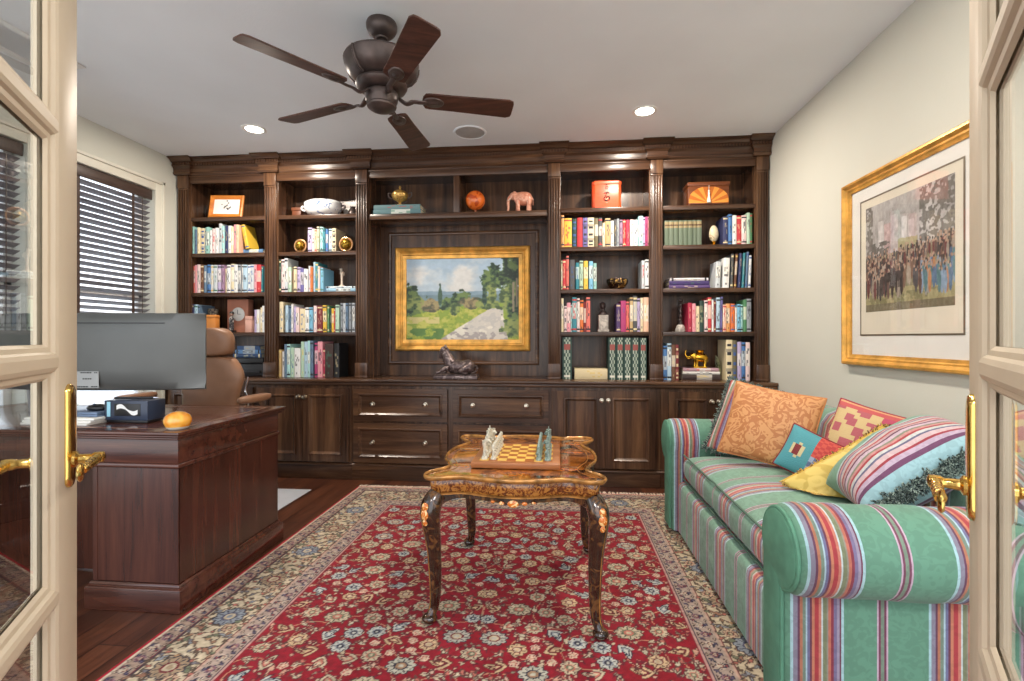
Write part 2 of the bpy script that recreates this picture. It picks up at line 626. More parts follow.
def french_door(name, label, hinge, latch_dir, side):
    """local axes: x hinge -> latch, y = thickness, z up"""
    ang = math.atan2(latch_dir[1], latch_dir[0])
    d = structure(name, label, (hinge[0], hinge[1], .012), (0, 0, ang))
    h = DT / 2
    def sticking(m, x0, x1, z0, z1):
        # moulded bead round a light, on both faces: three steps towards the glass in the middle
        for s in (1, -1):
            rings = []
            for q, y in ((0, h), (.008, h - .003), (.012, h - .009), (.020, h - .011), (.026, .004)):
                rings.append([(x0 + q, s * y, z0 + q), (x1 - q, s * y, z0 + q), (x1 - q, s * y, z1 - q), (x0 + q, s * y, z1 - q)])
            m.loft(rings, True, False)
    sw, z0, zt = .112, .19, 2.34
    zs = [z0, .645, 1.11, 1.575, 2.04, zt]
    mw = .009
    for a, b in ((0, sw), (LW - sw, LW)):
        m = MB(); m.box(a, b, -h, h, 0, DH)
        m.build('door_stile', M['door'], d, local=True, bevel=.002)
    m = MB(); m.box(sw, LW - sw, -h, h, 0, z0)
    m.build('bottom_rail', M['door'], d, local=True, smooth=0)
    m = MB(); m.box(sw, LW - sw, -h, h, zt, DH)
    m.build('top_rail', M['door'], d, local=True, smooth=0)
    for z in zs[1:-1]:
        m = MB(); m.box(sw, LW - sw, -h, h, z - mw, z + mw)
        m.build('muntin', M['door'], d, local=True, smooth=0)
    for k in range(5):
        a = zs[k] + (mw if k else 0)
        b = zs[k + 1] - (mw if k < 4 else 0)
        m = MB(); sticking(m, sw, LW - sw, a, b)
        m.build('glazing_bead', M['door'], d, local=True, smooth=20)
        m = MB(); m.box(sw + .02, LW - sw - .02, -.002, .002, a + .02, b - .02)
        m.build('glass_pane', M['glass'], d, local=True, smooth=0)
    xh = LW - .058
    for s in (1, -1):
        m = MB()
        out = spl([(0, .108), (.016, .10), (.0215, .085), (.0215, 0), (.0215, -.085), (.016, -.10), (0, -.108), (-.016, -.10), (-.0215, -.085), (-.0215, 0), (-.0215, .085), (-.016, .10)], 3, True)
        rings = []
        for k, y in ((1, h), (1, h + .004), (.9, h + .008), (.62, h + .0095)):
            rings.append([(xh + p[0] * k, s * y, .955 + p[1] * (1 - (1 - k) * .35)) for p in out])
        m.loft(rings)
        pl = m.build('handle_plate', M['brass'], d, local=True, smooth=50)
        m = MB()
        m.lathe([(.017, h + .008), (.017, h + .014), (.010, h + .018), (.0085, h + .038), (.0115, h + .043), (.0115, h + .058), (.006, h + .061)], (xh, 0, .905), 16, 'y')
        if s < 0:
            m.xf(Matrix.Diagonal((1, -1, 1, 1)))
        yy = s * (h + .05)
        # lever towards the hinge: twisted grip and a flat leaf at its end
        pts = [(xh - .012 - .1 * k / 40, yy, .905 + .0022 * math.sin(k * .9)) for k in range(41)]
        m.tube(pts, [.0075 + .0016 * abs(math.sin(k * .95)) for k in range(41)], 10)
        m.lathe([(.004, -.005), (.013, -.004), (.016, 0), (.013, .004), (.004, .005)], (xh - .122, yy, .902), 16, 'y', squash=(1, 1.15))
        m.build('lever', M['brass'], pl, local=True, smooth=50)
    m = MB()
    for z in (.2, 1.2, 2.2):
        m.lathe([(.007, -.05), (.009, -.045), (.009, .045), (.007, .05)], (0, side * (h + .004), z), 12)
    m.build('hinge', M['brass'], d, local=True)
    return d


french_door('door_1', 'cream glazed door leaf standing open beside the desk', (-.7490, .4766), (-.545, .839), -1)
french_door('door_2', 'cream glazed door leaf standing open beside the sofa', (.4434, .4509), (.53, .848), 1)

# ------------------------------------------------------------------ ceiling: fan, lamps, speaker, vent
def ceiling_fan():
    c = (-.88, 2.37)
    t = thing('ceiling_fan', 'bronze ceiling fan with five dark wooden blades above the game table', 'ceiling fan', (c[0], c[1], H))
    def lat(name, prof, mat, n=32, parent=t, **k):
        m = MB(); m.lathe([(r, z) for r, z in prof], (c[0], c[1], 0), n)
        return m.build(name, mat, parent, **k)
    lat('canopy', [(.02, H - .001), (.072, H - .001), (.076, H - .012), (.075, H - .03), (.066, H - .05), (.046, H - .068), (.03, H - .075), (.028, H - .082), (.012, H - .084)], M['bronze'])
    lat('downrod', [(.0125, H - .06), (.0125, 2.575)], M['bronze'], 16)
    lat('motor_housing', [(.018, 2.60), (.022, 2.58), (.06, 2.572), (.15, 2.562), (.178, 2.552), (.184, 2.54), (.18, 2.52), (.168, 2.49), (.145, 2.462), (.118, 2.447), (.105, 2.442)], M['bronze'], 40)
    m = MB()
    for k in range(5):                       # raised ribs on the housing
        a = 2 * PI * k / 5 + .5
        m.tube([(c[0] + r * math.cos(a), c[1] + r * math.sin(a), z) for r, z in ((.1835, 2.545), (.182, 2.52), (.17, 2.488), (.147, 2.46), (.12, 2.446))], .007, 8)
    m.build('housing_ribs', M['bronze'], t)
    lat('flywheel', [(.10, 2.443), (.122, 2.436), (.126, 2.425), (.118, 2.41), (.10, 2.40), (.085, 2.396)], M['bronze'], 40)
    lat('switch_cup', [(.05, 2.398), (.078, 2.39), (.082, 2.378), (.078, 2.35), (.07, 2.332), (.073, 2.326), (.07, 2.318), (.052, 2.306), (.03, 2.30), (.012, 2.298), (.0, 2.2975)], M['bronze'], 32)
    for k in range(5):
        a = math.radians(17 + 72 * k)
        R = Matrix.Translation((c[0], c[1], 0)) @ Matrix.Rotation(a, 4, 'Z')
        pitch = Matrix.Translation((0, 0, 2.372)) @ Matrix.Rotation(math.radians(-13), 4, 'X')
        m = MB()
        w0, w1, r0, r1 = .052, .068, .215, .665
        out = [(r0, -w0), (r0 + .02, -w0 - .004)] + [(r0 + (r1 - r0) * q, -(w0 + (w1 - w0) * q)) for q in (.3, .6, .94)] + [(r1 - .004, -w1 + .012), (r1, -w1 + .03), (r1, w1 - .03), (r1 - .004, w1 - .012)] + [(r0 + (r1 - r0) * q, w0 + (w1 - w0) * q) for q in (.94, .6, .3)] + [(r0 + .02, w0 + .004), (r0, w0), (r0 - .012, .03), (r0 - .016, 0), (r0 - .012, -.03)]
        m.prism(out, 'z', -.004, .004)
        m.xf(R @ pitch)
        bl = m.build('blade', M['blade'], t, bevel=.0015, segs=1)
        m = MB()
        m.tube(spl([(.085, .012, .006), (.12, .008, -.02), (.155, 0, -.012), (.19, 0, -.012), (.225, 0, -.009)], 5), [.012] * 10 + [.010] * 11, 10, flat=(1.3, .6))
        # medallion that grips the blade from below, with three screws
        m.lathe([(.0, -.012), (.028, -.012), (.034, -.009), (.036, -.004)], (.255, 0, 0), 20, squash=(1.5, 1))
        m.lathe([(.0, -.016), (.012, -.015), (.017, -.011)], (.255, 0, 0), 16, squash=(1.5, 1))
        m.lathe([(.03, .004), (.03, .007), (.0, .008)], (.255, 0, 0), 20, squash=(1.5, 1))
        m.xf(R @ pitch)
        m.build('blade_iron', M['bronze'], bl)


ceiling_fan()
M['lamp'] = emit('lamp_lens', (255, 244, 226), 14.0)
for i, (x, y) in enumerate(((-2.28, 3.48), (.59, 3.46))):
    where = ('above the window-side bookcase', 'above the bookcase next to the sofa')[i]
    t = thing('recessed_light', 'round recessed ceiling light glowing ' + where, 'ceiling light', (x, y, H), 'recessed ceiling lights')
    m = MB(); m.lathe([(.062, H - .001), (.062, H - .004), (.078, H - .007), (.086, H - .003), (.086, H - .0005)], (x, y, 0), 36, caps=False)
    m.build('trim_ring', M['white'], t)
    m = MB(); m.lathe([(.0, H - .003), (.03, H - .004), (.062, H - .0035), (.062, H - .001), (0, H - .001)], (x, y, 0), 36, caps=False)
    m.build('lens', M['lamp'], t)
x, y = -.675, 3.69
t = thing('ceiling_speaker', 'round white grille speaker set flush in the ceiling', 'speaker', (x, y, H))
m = MB(); m.lathe([(.098, H - .0005), (.108, H - .003), (.112, H - .009), (.122, H - .008), (.126, H - .0005)], (x, y, 0), 40, caps=False)
m.build('speaker_rim', M['ceiling'], t)
m = MB(); m.lathe([(.0, H - .006), (.05, H - .006), (.11, H - .005), (.11, H - .001), (0, H - .001)], (x, y, 0), 40, caps=False)
m.build('grille', mk('speaker_grille', (176, 176, 176), 0.7, bmp=0.5, bscale=400), t)
t = thing('air_vent', 'white slatted air vent in the ceiling above the window side', 'vent', (-2.87, 2.34, H))
m = MB()
for a, b, c_, d_ in ((-3.02, -2.98, 2.09, 2.59), (-2.765, -2.725, 2.09, 2.59), (-2.98, -2.765, 2.09, 2.12), (-2.98, -2.765, 2.56, 2.59)):
    m.box(a, b, c_, d_, H - .010, H - .0005)
m.build('vent_frame', M['white'], t, bevel=.003)
m = MB()
for k in range(9):
    xx = -2.975 + .0235 * k
    m.prism([(xx, H - .002), (xx + .016, H - .009), (xx + .018, H - .008), (xx + .002, H - .001)], 'y', 2.12, 2.56)
m.build('vent_slats', M['white'], t, smooth=0)
# ================================================================== THE BOOKCASE WALL
YP, YS, YK = 4.02, 4.045, 4.335           # pilaster face, shelf front, back panel
ZC = 0.83                                  # worktop
YD = 3.90                                  # face of the base cabinets


def px(u, Y=YP):
    return at(u, CY, Y)[0]


PIL = [(px(a), px(b)) for a, b in ((177.5, 188.5), (264, 275.5), (355.5, 367), (548.4, 560), (650.6, 662.8), (757.0, 768.8))]
PIL[0] = (XL + .022, PIL[0][1])
ZT = 2.53
BAYN = ['window-side bookcase', 'bookcase between window and painting', 'niche around the painting', 'bookcase just past the painting', 'sofa-side bookcase']
LEVEL = [2.235, 1.917, 1.57, 1.22, ZC]     # top faces of the shelves, top to bottom


def pilaster(i, parent):
    a, b = PIL[i]
    m = MB()
    m.box(a, b, YP + .012, YP + .03, ZC + .001, 2.5985)                # ground of the shaft
    w = b - a
    n = 4
    for k in range(n + 1):                                     # fillets that leave four flutes between them
        x = a + .006 + (w - .012) * k / n
        m.box(x - .005, x + .005, YP + .002, YP + .013, ZC + .13, 2.475)
    m.box(a, b, YP + .002, YP + .013, 2.475, 2.49)
    p = m.build('pilaster', M['case'], parent, bevel=.0025)
    m = MB(); m.box(a - .004, b + .004, YP - .008, YP + .02, ZC + .001, ZC + .13); m.box(a - .0055, b + .0055, YP - .011, YP + .02, ZC + .001, ZC + .02)
    m.build('plinth_block', M['case'], p, bevel=.003)
    m = MB(); m.box(a - .002, b + .002, YP - .006, YP + .02, 2.49, 2.5985)
    m.build('capital_block', M['case'], p, bevel=.003)


bays = []
for i in range(5):
    xa, xb = PIL[i][1] - (PIL[i][1] - PIL[i][0]) / 2, (PIL[i + 1][0] + PIL[i + 1][1]) / 2
    if i == 0:
        xa = PIL[0][0] + .004
    if i == 4:
        xb = PIL[5][1]
    lab = ['dark wood bookcase bay beside the window, with framed picture on top shelf', 'dark wood bookcase bay with white tureen on its top shelf',
           'dark wood niche bay holding the gilt-framed landscape painting', 'dark wood bookcase bay with orange-red canister on its top shelf',
           'dark wood bookcase bay beside the sofa wall, with inlaid casket on top shelf'][i]
    t = thing('bookcase', lab, 'bookcase', ((xa + xb) / 2, YP, ZC), 'built-in bookcase bays')
    bays.append(t)
    ia, ib = PIL[i][1] + .006, PIL[i + 1][0] - .006             # clear opening
    g = .0007
    m = MB(); m.box(xa + g, xb - g, YK, YB - .003, ZC + .001, 2.5985); m.build('back_panel', M['case'], t, smooth=0)
    for (p, q) in ((xa + g, ia), (ib, xb - g)):
        m = MB(); m.box(p, q, YP + .031, YK - .0005, ZC + .001, 2.5985); m.build('side_panel', M['case'], t, smooth=0, bevel=.0015)
    m = MB(); m.box(ia - .0025, ib + .0025, YP + .012, YP + .0305, ZT, 2.5985); m.box(ia + .0005, ib - .0005, YP + .03, YP + .05, ZT, 2.5985); m.box(ia - .0025, ib + .0025, YP + .006, YP + .02, 2.585, 2.598)
    m.build('header_rail', M['casex'], t, bevel=.002)
    m = MB(); m.box(ia, ib, YP + .05, YK, 2.56, 2.58); m.build('ceiling_board', M['casex'], t, smooth=0)
    if i != 2:
        for z in LEVEL[:4]:
            m = MB(); m.box(ia + .0006, ib - .0006, YS, YK - .001, z - .034, z)
            m.build('shelf', M['casex'], t, bevel=.003)
    else:
        m = MB(); m.box(ia + .0006, ib - .0006, YS - .005, YK - .001, 2.178, 2.225); m.build('shelf', M['casex'], t, bevel=.004)
        xd = (at(453.3, 200, YS)[0], at(459.5, 200, YS)[0])
        m = MB(); m.box(xd[0], xd[1], YS, YK - .001, 2.2255, 2.559); m.build('divider', M['case'], t, bevel=.002)
        # recessed wall panel with its moulding
        p0, p1 = at(388.5, 233, YK), at(539, 365, YK)
        m = MB(); m.frame(p0[0], p1[0], p1[1], p0[1], .03, [(0, 0), (0, .014), (.3, .017), (.5, .012), (.8, .010), (1, .001)], YK)
        m.build('panel_moulding', M['casex'], t, smooth=25)
    pilaster(i, t)
    if i == 4:
        pilaster(5, t)

# crown: classical profile that breaks forward over each pilaster, with a dentil band
PROF = [(0, 2.5995), (.004, 2.60), (.010, 2.606), (.016, 2.612), (.016, 2.622), (.010, 2.627), (.012, 2.655), (.022, 2.668), (.030, 2.672), (.030, 2.700), (.042, 2.704),
        (.048, 2.712), (.062, 2.722), (.078, 2.728), (.084, 2.731), (.084, H - .0008)]
t = thing('crown_moulding', 'dark wood crown moulding with dentil band along the top of all bookcases', 'moulding', (0, YP, H))
xs = []
for i, (a, b) in enumerate(PIL):
    xs.append((a - .022 if i else XL + .004, min(b + .022, XR - .004)))
seg = []                                  # (x, forward)
for i, (a, b) in enumerate(xs):
    seg += [(a, .03), (b, .03)]
y0 = YP + .012
rings = []
for d, z in PROF:
    row = []
    for i, (a, b) in enumerate(xs):
        k = d * .8 if d else 0
        fwd = y0 - d - .03
        bas = y0 - d
        e = min(d, .05)
        aa, bb = a - (e if i else 0), b + (e if i < 5 else 0)
        if i:
            row += [(aa, bas, z), (aa, fwd, z)]
        else:
            row += [(XL + .004, fwd, z)]
        if i < 5:
            row += [(bb, fwd, z), (bb, bas, z)]
        else:
            row += [(min(bb, XR - .003), fwd, z)]
    row += [(XR - .003, YB - .004, z), (XL + .004, YB - .004, z)]
    rings.append(row)
m = MB(); m.loft(rings, True, True)
m.build('cornice', M['casex'], t, smooth=30)
m = MB()
x = XL + .02
while x < XR - .03:
    f = any(a - .03 <= x and x + .012 <= b + .03 for a, b in xs)
    yy = y0 - .030 - (.03 if f else 0)
    m.box(x, x + .013, yy - .010, yy + .004, 2.678, 2.699)
    x += .024
m.build('dentil_band', M['casex'], t, smooth=0)

# worktop
t = thing('worktop', 'long dark wood worktop running along all the base cabinets', 'worktop', (0, YD, ZC - .05))
m = MB(); m.box(XL + .003, XR - .003, YD - .035, YB - .003, ZC - .024, ZC); m.box(XL + .003, XR - .003, YD - .022, YB - .003, ZC - .05, ZC - .024)
m.build('worktop_board', M['casex'], t, bevel=.006, segs=3)


def raised_front(m, x0, x1, z0, z1, y, fr):
    """frame-and-panel front: flat frame, bead, sunk raised panel"""
    m.box(x0, x1, y + .006, y + .022, z0, z1)
    for a, b, c, d in ((x0, x0 + fr, z0, z1), (x1 - fr, x1, z0, z1), (x0 + fr, x1 - fr, z0, z0 + fr), (x0 + fr, x1 - fr, z1 - fr, z1)):
        m.box(a, b, y, y + .0065, c, d)
    rings = []
    for q, d in ((0, 0), (.004, -.009), (.012, -.010), (.022, .001), (.030, .0058)):
        k = fr + q
        rings.append([(x0 + k, y + d, z0 + k), (x1 - k, y + d, z0 + k), (x1 - k, y + d, z1 - k), (x0 + k, y + d, z1 - k)])
    m.loft(rings, True, False)


def knob(x, y, z, parent):
    m = MB(); m.lathe([(.019, 0), (.019, .003), (.009, .005), (.008, .015), (.015, .02), (.018, .026), (.015, .032), (.0, .035)], (0, 0, 0), 18, 'y')
    m.xf(Matrix.Translation((x, y, z)) @ Matrix.Diagonal((1, -1, 1, 1)))
    m.build('knob', M['knob'], parent, label='brushed nickel knob')


def X(u):
    return px(u, YD - .02)


def cabinet(label, x0, x1, fronts, stiles):
    t = thing('base_cabinet', label, 'cabinet', ((x0 + x1) / 2, YD, 0), 'built-in base cabinets')
    m = MB(); m.box(x0, x1, YD, YB - .003, .14, ZC - .051); m.build('carcass', M['case'], t, bevel=.001, segs=1)
    m = MB(); m.box(x0, x1, YD - .002, YB - .01, .002, .125)
    m.loft([[(x0, YD - .002, .118), (x1, YD - .002, .118)], [(x0, YD - .02, .122), (x1, YD - .02, .122)], [(x0, YD - .02, .128), (x1, YD - .02, .128)], [(x0, YD - .004, .139), (x1, YD - .004, .139)]], False, False)
    m.build('plinth', M['casex'], t, bevel=.001, segs=1)
    for a, b in stiles:
        m = MB(); m.box(a, b, YD - .004, YD, .14, ZC - .051); m.build('face_stile', M['case'], t, smooth=0)
    for kind, a, b, z0, z1, kn in fronts:
        m = MB(); raised_front(m, a, b, z0, z1, YD - .024, .052 if kind == 'cabinet_door' else .04)
        f = m.build(kind, M['case'] if kind == 'cabinet_door' else M['casex'], t, smooth=30)
        for kx, kz in kn:
            knob(kx, YD - .024, kz, f)


Z0, Z1 = .152, .756
BX = [XL + .003, X(253.5), X(351), X(552), X(661), XR - .003]
e = .0006


def pair(a, b, mid):
    return [('cabinet_door', a, mid - .0015, Z0, Z1, [(mid - .026, Z1 - .075)]), ('cabinet_door', mid + .0015, b, Z0, Z1, [(mid + .026, Z1 - .075)])]


a, b = BX[0] + .05, BX[1] - .006
cabinet('dark wood base cabinet with two doors in the window corner behind the desk chair', BX[0] + e, BX[1] - e, pair(a, b, (a + b) / 2), [(BX[0] + e, BX[0] + .045)])
cabinet('dark wood base cabinet with two panelled doors between desk and drawers', BX[1] + e, BX[2] - e, pair(X(257), X(348.5), X(302.5)), [])
fr = []
for (u0, u1) in ((353.5, 447.3), (453, 548.5)):
    for (za, zb) in ((.492, .756), (.152, .476)):
        a, b = X(u0), X(u1)
        fr.append(('drawer', a, b, za, zb, [(a + (b - a) * .21, (za + zb) / 2 + .006), (a + (b - a) * .77, (za + zb) / 2 + .006)]))
cabinet('dark wood base cabinet with four wide drawers below the landscape painting', BX[2] + e, BX[3] - e, fr, [])
cabinet('dark wood base cabinet with two panelled doors behind the game table', BX[3] + e, BX[4] - e, pair(X(557), X(657), X(605)), [])
cabinet('dark wood base cabinet with two doors partly hidden by the sofa', BX[4] + e, BX[5] - e, pair(X(668.5), X(763), X(715)), [])
# ================================================================== BOOKS
C = dict(white=(228, 228, 226), cream=(226, 210, 172), tan=(190, 160, 112), paleblue=(176, 204, 222), skyblue=(120, 182, 212), blue=(70, 118, 176), slate=(92, 118, 144),
         navy=(40, 46, 88), teal=(50, 128, 142), paleteal=(140, 190, 182), green=(74, 130, 88), palegreen=(178, 206, 182), darkgreen=(34, 62, 54), olive=(110, 102, 74),
         red=(190, 44, 52), darkred=(112, 26, 34), crimson=(172, 36, 66), salmon=(222, 112, 100), pink=(226, 150, 160), palepink=(232, 206, 204), magenta=(168, 50, 104),
         orange=(218, 112, 52), paleorange=(226, 160, 96), yellow=(226, 184, 62), lilac=(186, 170, 206), violet=(104, 98, 158), purple=(74, 50, 98), mauve=(150, 118, 146),
         grey=(142, 148, 154), palegrey=(196, 202, 206), darkgrey=(74, 74, 76), black=(30, 30, 32), brown=(104, 66, 46), darkbrown=(58, 40, 34), sage=(94, 108, 90),
         aqua=(168, 216, 214), peach=(234, 188, 158))
WORD = dict(paleblue='pale blue', skyblue='sky blue', paleteal='pale teal', palegreen='pale green', darkgreen='dark green', darkred='dark red', palepink='pale pink',
            paleorange='pale orange', palegrey='pale grey', darkgrey='dark grey', darkbrown='dark brown', slate='slate blue', aqua='pale aqua', sage='sage green', navy='navy blue', teal='teal blue',
            crimson='crimson red', cream='cream', mauve='mauve', olive='olive brown')
ORD = 'first second third fourth fifth sixth seventh eighth ninth tenth eleventh twelfth thirteenth fourteenth fifteenth sixteenth seventeenth eighteenth nineteenth twentieth twenty-first twenty-second twenty-third twenty-fourth twenty-fifth'.split()
SHELF = ['top shelf', 'second shelf', 'third shelf', 'fourth shelf', 'bottom shelf']
PAGES = lin((226, 214, 188))


def mixc(a, b, k):
    return tuple(a[i] * (1 - k) + b[i] * k for i in range(3))


def book_mesh(w, h, d, base, rng, style='plain', accent=None):
    """spine at y = 0 facing -y, standing on z = 0, x from 0 to w"""
    m = MB()
    cov = lin(base)
    t = min(.0025, w * .16)
    m.c = PAGES
    m.box(t * .9, w - t * .9, .006, d - .004, .003, h - .003)
    m.c = cov
    m.box(0, t, .004, d, 0, h)
    m.box(w - t, w, .004, d, 0, h)
    lum = sum(base) / 3
    dark = (40, 40, 48) if lum > 110 else (222, 206, 160)
    acc = accent or (dark if rng.random() < .7 else rng.choice([(190, 60, 60), (60, 90, 150), (220, 190, 110), (60, 110, 90)]))
    rows = [0, .05, .10, .16, .22, .30, .38, .46, .54, .62, .70, .78, .84, .90, .95, 1]
    nx = 6
    bulge = min(.004, w * .18)
    title = rng.uniform(.3, .42), rng.uniform(.72, .86)
    bands = rng.random() < .45
    lab = mixc(base, (240, 236, 224), .7) if rng.random() < .35 else None
    if style == 'bands':
        bands, lab = False, None
    P = [[m.v((w * i / nx, .004 - bulge * (1 - (2 * i / nx - 1) ** 2) - .0015, h * r)) for i in range(nx + 1)] for r in rows]
    for j in range(len(rows) - 1):
        mid = (rows[j] + rows[j + 1]) / 2
        for i in range(nx):
            c = base
            if style == 'bands':
                if j in (1, 3, 6, 9, 12):
                    c = acc if i % 5 else base
                if j in (4, 10):
                    c = mixc(base, acc, .35)
            elif style == 'sage':
                if j in (10, 12, 13):
                    c = (150, 134, 96)
                elif j == 11:
                    c = (88, 60, 40)
            elif style == 'ornate':
                if j == 1 and 0 < i < nx - 1:
                    c = (224, 220, 206)
                elif i in (0, nx - 1):
                    c = base
                elif j == 11 or j == 10:
                    c = (150, 76, 70)
                elif (i + j) % 2 == 0:
                    c = (168, 180, 164)
            else:
                if lab and title[0] < mid < title[1]:
                    c = lab
                if title[0] < mid < title[1] and 0 < i < nx - 1 and rng.random() < .34:
                    c = mixc(c, acc, .58)
                if bands and (j == 1 or j == len(rows) - 3):
                    c = acc
                if j == 2 and 1 < i < 4 and rng.random() < .5:
                    c = mixc(c, acc, .6)
            m.c = lin(c)
            m.face([P[j][i], P[j][i + 1], P[j + 1][i + 1], P[j + 1][i]])
    m.c = cov
    for row in (P[0], P[-1]):
        a, b = m.v((w, .006, row[0].co.z)), m.v((0, .006, row[0].co.z))
        m.face(row + [a, b])
    return m


YB0 = 4.052                                # spines stand a little behind the shelf edge


def shelf_books(bay, lev, reg, sc, spec, end='left', yoff=0.0, noun='book'):
    """spec rows: (x0, x1, top, colour, lean, style), read off an enlarged view of the shelf reg = (u0, v0), scale sc"""
    rng = random.Random(bay * 10 + lev)
    z0 = LEVEL[lev] + .0006
    used = {}
    lo = PIL[bay][1] + .0095
    hi = PIL[bay + 1][0] - .0075
    for k, s in enumerate(spec):
        x0, x1, top, cn = s[:4]
        lean = s[4] if len(s) > 4 else 0
        style = s[5] if len(s) > 5 else 'plain'
        Y = YB0 + yoff + rng.uniform(-.002, .014)
        ua, ub = reg[0] + x0 / sc, reg[0] + x1 / sc
        a = at(ua, CY, YB0 + yoff)[0]
        b = at(ub, CY, YB0 + yoff)[0]
        h = at((ua + ub) / 2, reg[1] + top / sc, Y)[1] - z0
        lim = (LEVEL[lev - 1] - .036 if lev else ZT) - z0 - .004
        h = min(h, lim)
        a, b = max(a, lo), min(b, hi)
        w = b - a - .0012
        base = C[cn]
        d = min(.16 + rng.random() * .05, .23)
        m = book_mesh(w, h, d, mixc(base, (255, 255, 255), rng.uniform(0, .06)), rng, style)
        if lean:
            th = math.radians(lean)
            R = Matrix.Rotation(th, 4, 'Y')
            if lean > 0:                       # leans to the right, stands on its lower right corner
                m.xf(Matrix.Translation((w, 0, 0)) @ R @ Matrix.Translation((-w, 0, 0)))
                mn = min(v.co.z for v in m.bm.verts)
                m.xf(Matrix.Translation((0, 0, -mn)))
            else:
                m.xf(R)
                mn = min(v.co.z for v in m.bm.verts)
                m.xf(Matrix.Translation((0, 0, -mn)))
        o = m.build('book', M['book'], smooth=40)
        o.location = (a + .0006, Y, z0)
        word = WORD.get(cn, cn)
        bn = ['window-side bookcase', 'tureen bookcase', 'niche', 'canister bookcase', 'sofa-side bookcase'][bay]
        tag(o, '%s book, %s from the left on the %s of the %s' % (word, ORD[k], SHELF[lev], bn), 'book', 'books on the %s of the %s' % (SHELF[lev], bn))


def flat_book(x0, x1, z0, h, y, d, base, label, group, rng=random.Random(5), rz=0.0, label_mark=True):
    """a book lying flat, spine towards the room"""
    m = book_mesh(h, x1 - x0, d, base, rng)
    m.xf(Matrix.Translation((x0, y, z0 + h)) @ Matrix.Rotation(PI / 2, 4, 'Y') )
    if rz:
        c = Vector(((x0 + x1) / 2, y + d / 2, 0))
        m.xf(Matrix.Translation(c) @ Matrix.Rotation(rz, 4, 'Z') @ Matrix.Translation(-c))
    o = m.build('book', M['book'], smooth=40)
    return tag(o, label, 'book', group)


# ---- bay 1 (window side)
R1 = 12.19
shelf_books(0, 1, (186, 218), R1, [(55, 98, 105, 'paleteal'), (100, 133, 140, 'slate'), (135, 163, 115, 'cream'), (166, 214, 125, 'cream', 0, 'bands'), (216, 234, 145, 'palegrey'), (236, 284, 112, 'paleteal'),
    (286, 310, 150, 'white'), (312, 348, 130, 'palepink'), (350, 388, 120, 'white'), (390, 428, 68, 'palegrey'), (430, 460, 95, 'aqua'), (461, 499, 95, 'navy'), (501, 539, 95, 'white'), (540, 568, 105, 'cream'), (570, 604, 80, 'pink'), (606, 640, 80, 'peach')])
shelf_books(0, 2, (186, 258), R1, [(62, 94, 100, 'salmon'), (96, 130, 86, 'pink'), (131, 174, 80, 'palepink'), (176, 214, 80, 'brown'), (216, 245, 90, 'slate'), (247, 289, 82, 'blue'), (291, 330, 85, 'white'), (332, 379, 85, 'palegrey'), (381, 424, 85, 'lilac'),
    (426, 464, 85, 'mauve'), (466, 494, 130, 'cream'), (496, 539, 85, 'white'), (541, 579, 72, 'cream'), (581, 625, 80, 'white'), (627, 665, 80, 'grey'), (667, 690, 80, 'white'), (692, 739, 82, 'paleblue'), (741, 779, 85, 'white'), (781, 824, 80, 'palegrey'),
    (826, 854, 80, 'pink'), (856, 908, 80, 'red'), (912, 926, 100, 'teal', 1)])
shelf_books(0, 3, (186, 296), R1, [(62, 85, 100, 'navy'), (87, 128, 105, 'paleblue'), (130, 155, 112, 'slate'), (822, 858, 168, 'lilac'), (860, 893, 165, 'white'), (895, 918, 140, 'cream'), (920, 948, 120, 'white')])
# ---- bay 2 (tureen)
R2 = 11.64
shelf_books(1, 1, (272, 218), R2, [(412, 459, 112, 'lilac'), (461, 489, 130, 'palepink'), (491, 519, 130, 'peach'), (521, 549, 100, 'cream'), (551, 589, 105, 'aqua'), (591, 619, 130, 'teal'), (621, 649, 130, 'blue'), (651, 689, 125, 'paleblue'), (691, 738, 120, 'cream', 0, 'bands')], yoff=.02)
shelf_books(1, 2, (272, 256), R2, [(60, 99, 40, 'darkgreen'), (101, 143, 40, 'palepink'), (145, 184, 25, 'palegrey'), (186, 224, 130, 'palegreen'), (226, 244, 130, 'olive'), (246, 284, 125, 'cream'), (286, 324, 130, 'lilac'), (326, 364, 145, 'violet'), (366, 412, 150, 'white'),
    (414, 440, 115, 'palegrey'), (442, 470, 130, 'orange'), (472, 494, 70, 'paleblue'), (496, 529, 75, 'teal'), (531, 556, 120, 'palepink'), (558, 594, 140, 'skyblue')])
shelf_books(1, 3, (272, 298), R2, [(84, 128, 45, 'cream'), (134, 152, 90, 'darkgrey'), (153, 184, 85, 'paleblue'), (186, 214, 90, 'slate'), (216, 240, 70, 'white'), (242, 274, 100, 'lilac'), (276, 312, 110, 'palepink'), (314, 378, 125, 'cream'), (380, 424, 110, 'white'),  # dark grey second entry stands in for the shade of a gap
    (426, 470, 108, 'skyblue'), (484, 520, 90, 'palepink'), (522, 585, 90, 'darkred'), (590, 634, 84, 'yellow', -1), (642, 664, 90, 'green'), (666, 690, 115, 'darkgreen'), (692, 719, 120, 'yellow'), (721, 734, 120, 'red'), (736, 780, 80, 'palegreen'),
    (786, 816, 60, 'grey'), (820, 851, 60, 'palegrey'), (855, 885, 60, 'slate'), (889, 920, 58, 'grey'), (924, 958, 58, 'palegrey')])
R3 = 11.64
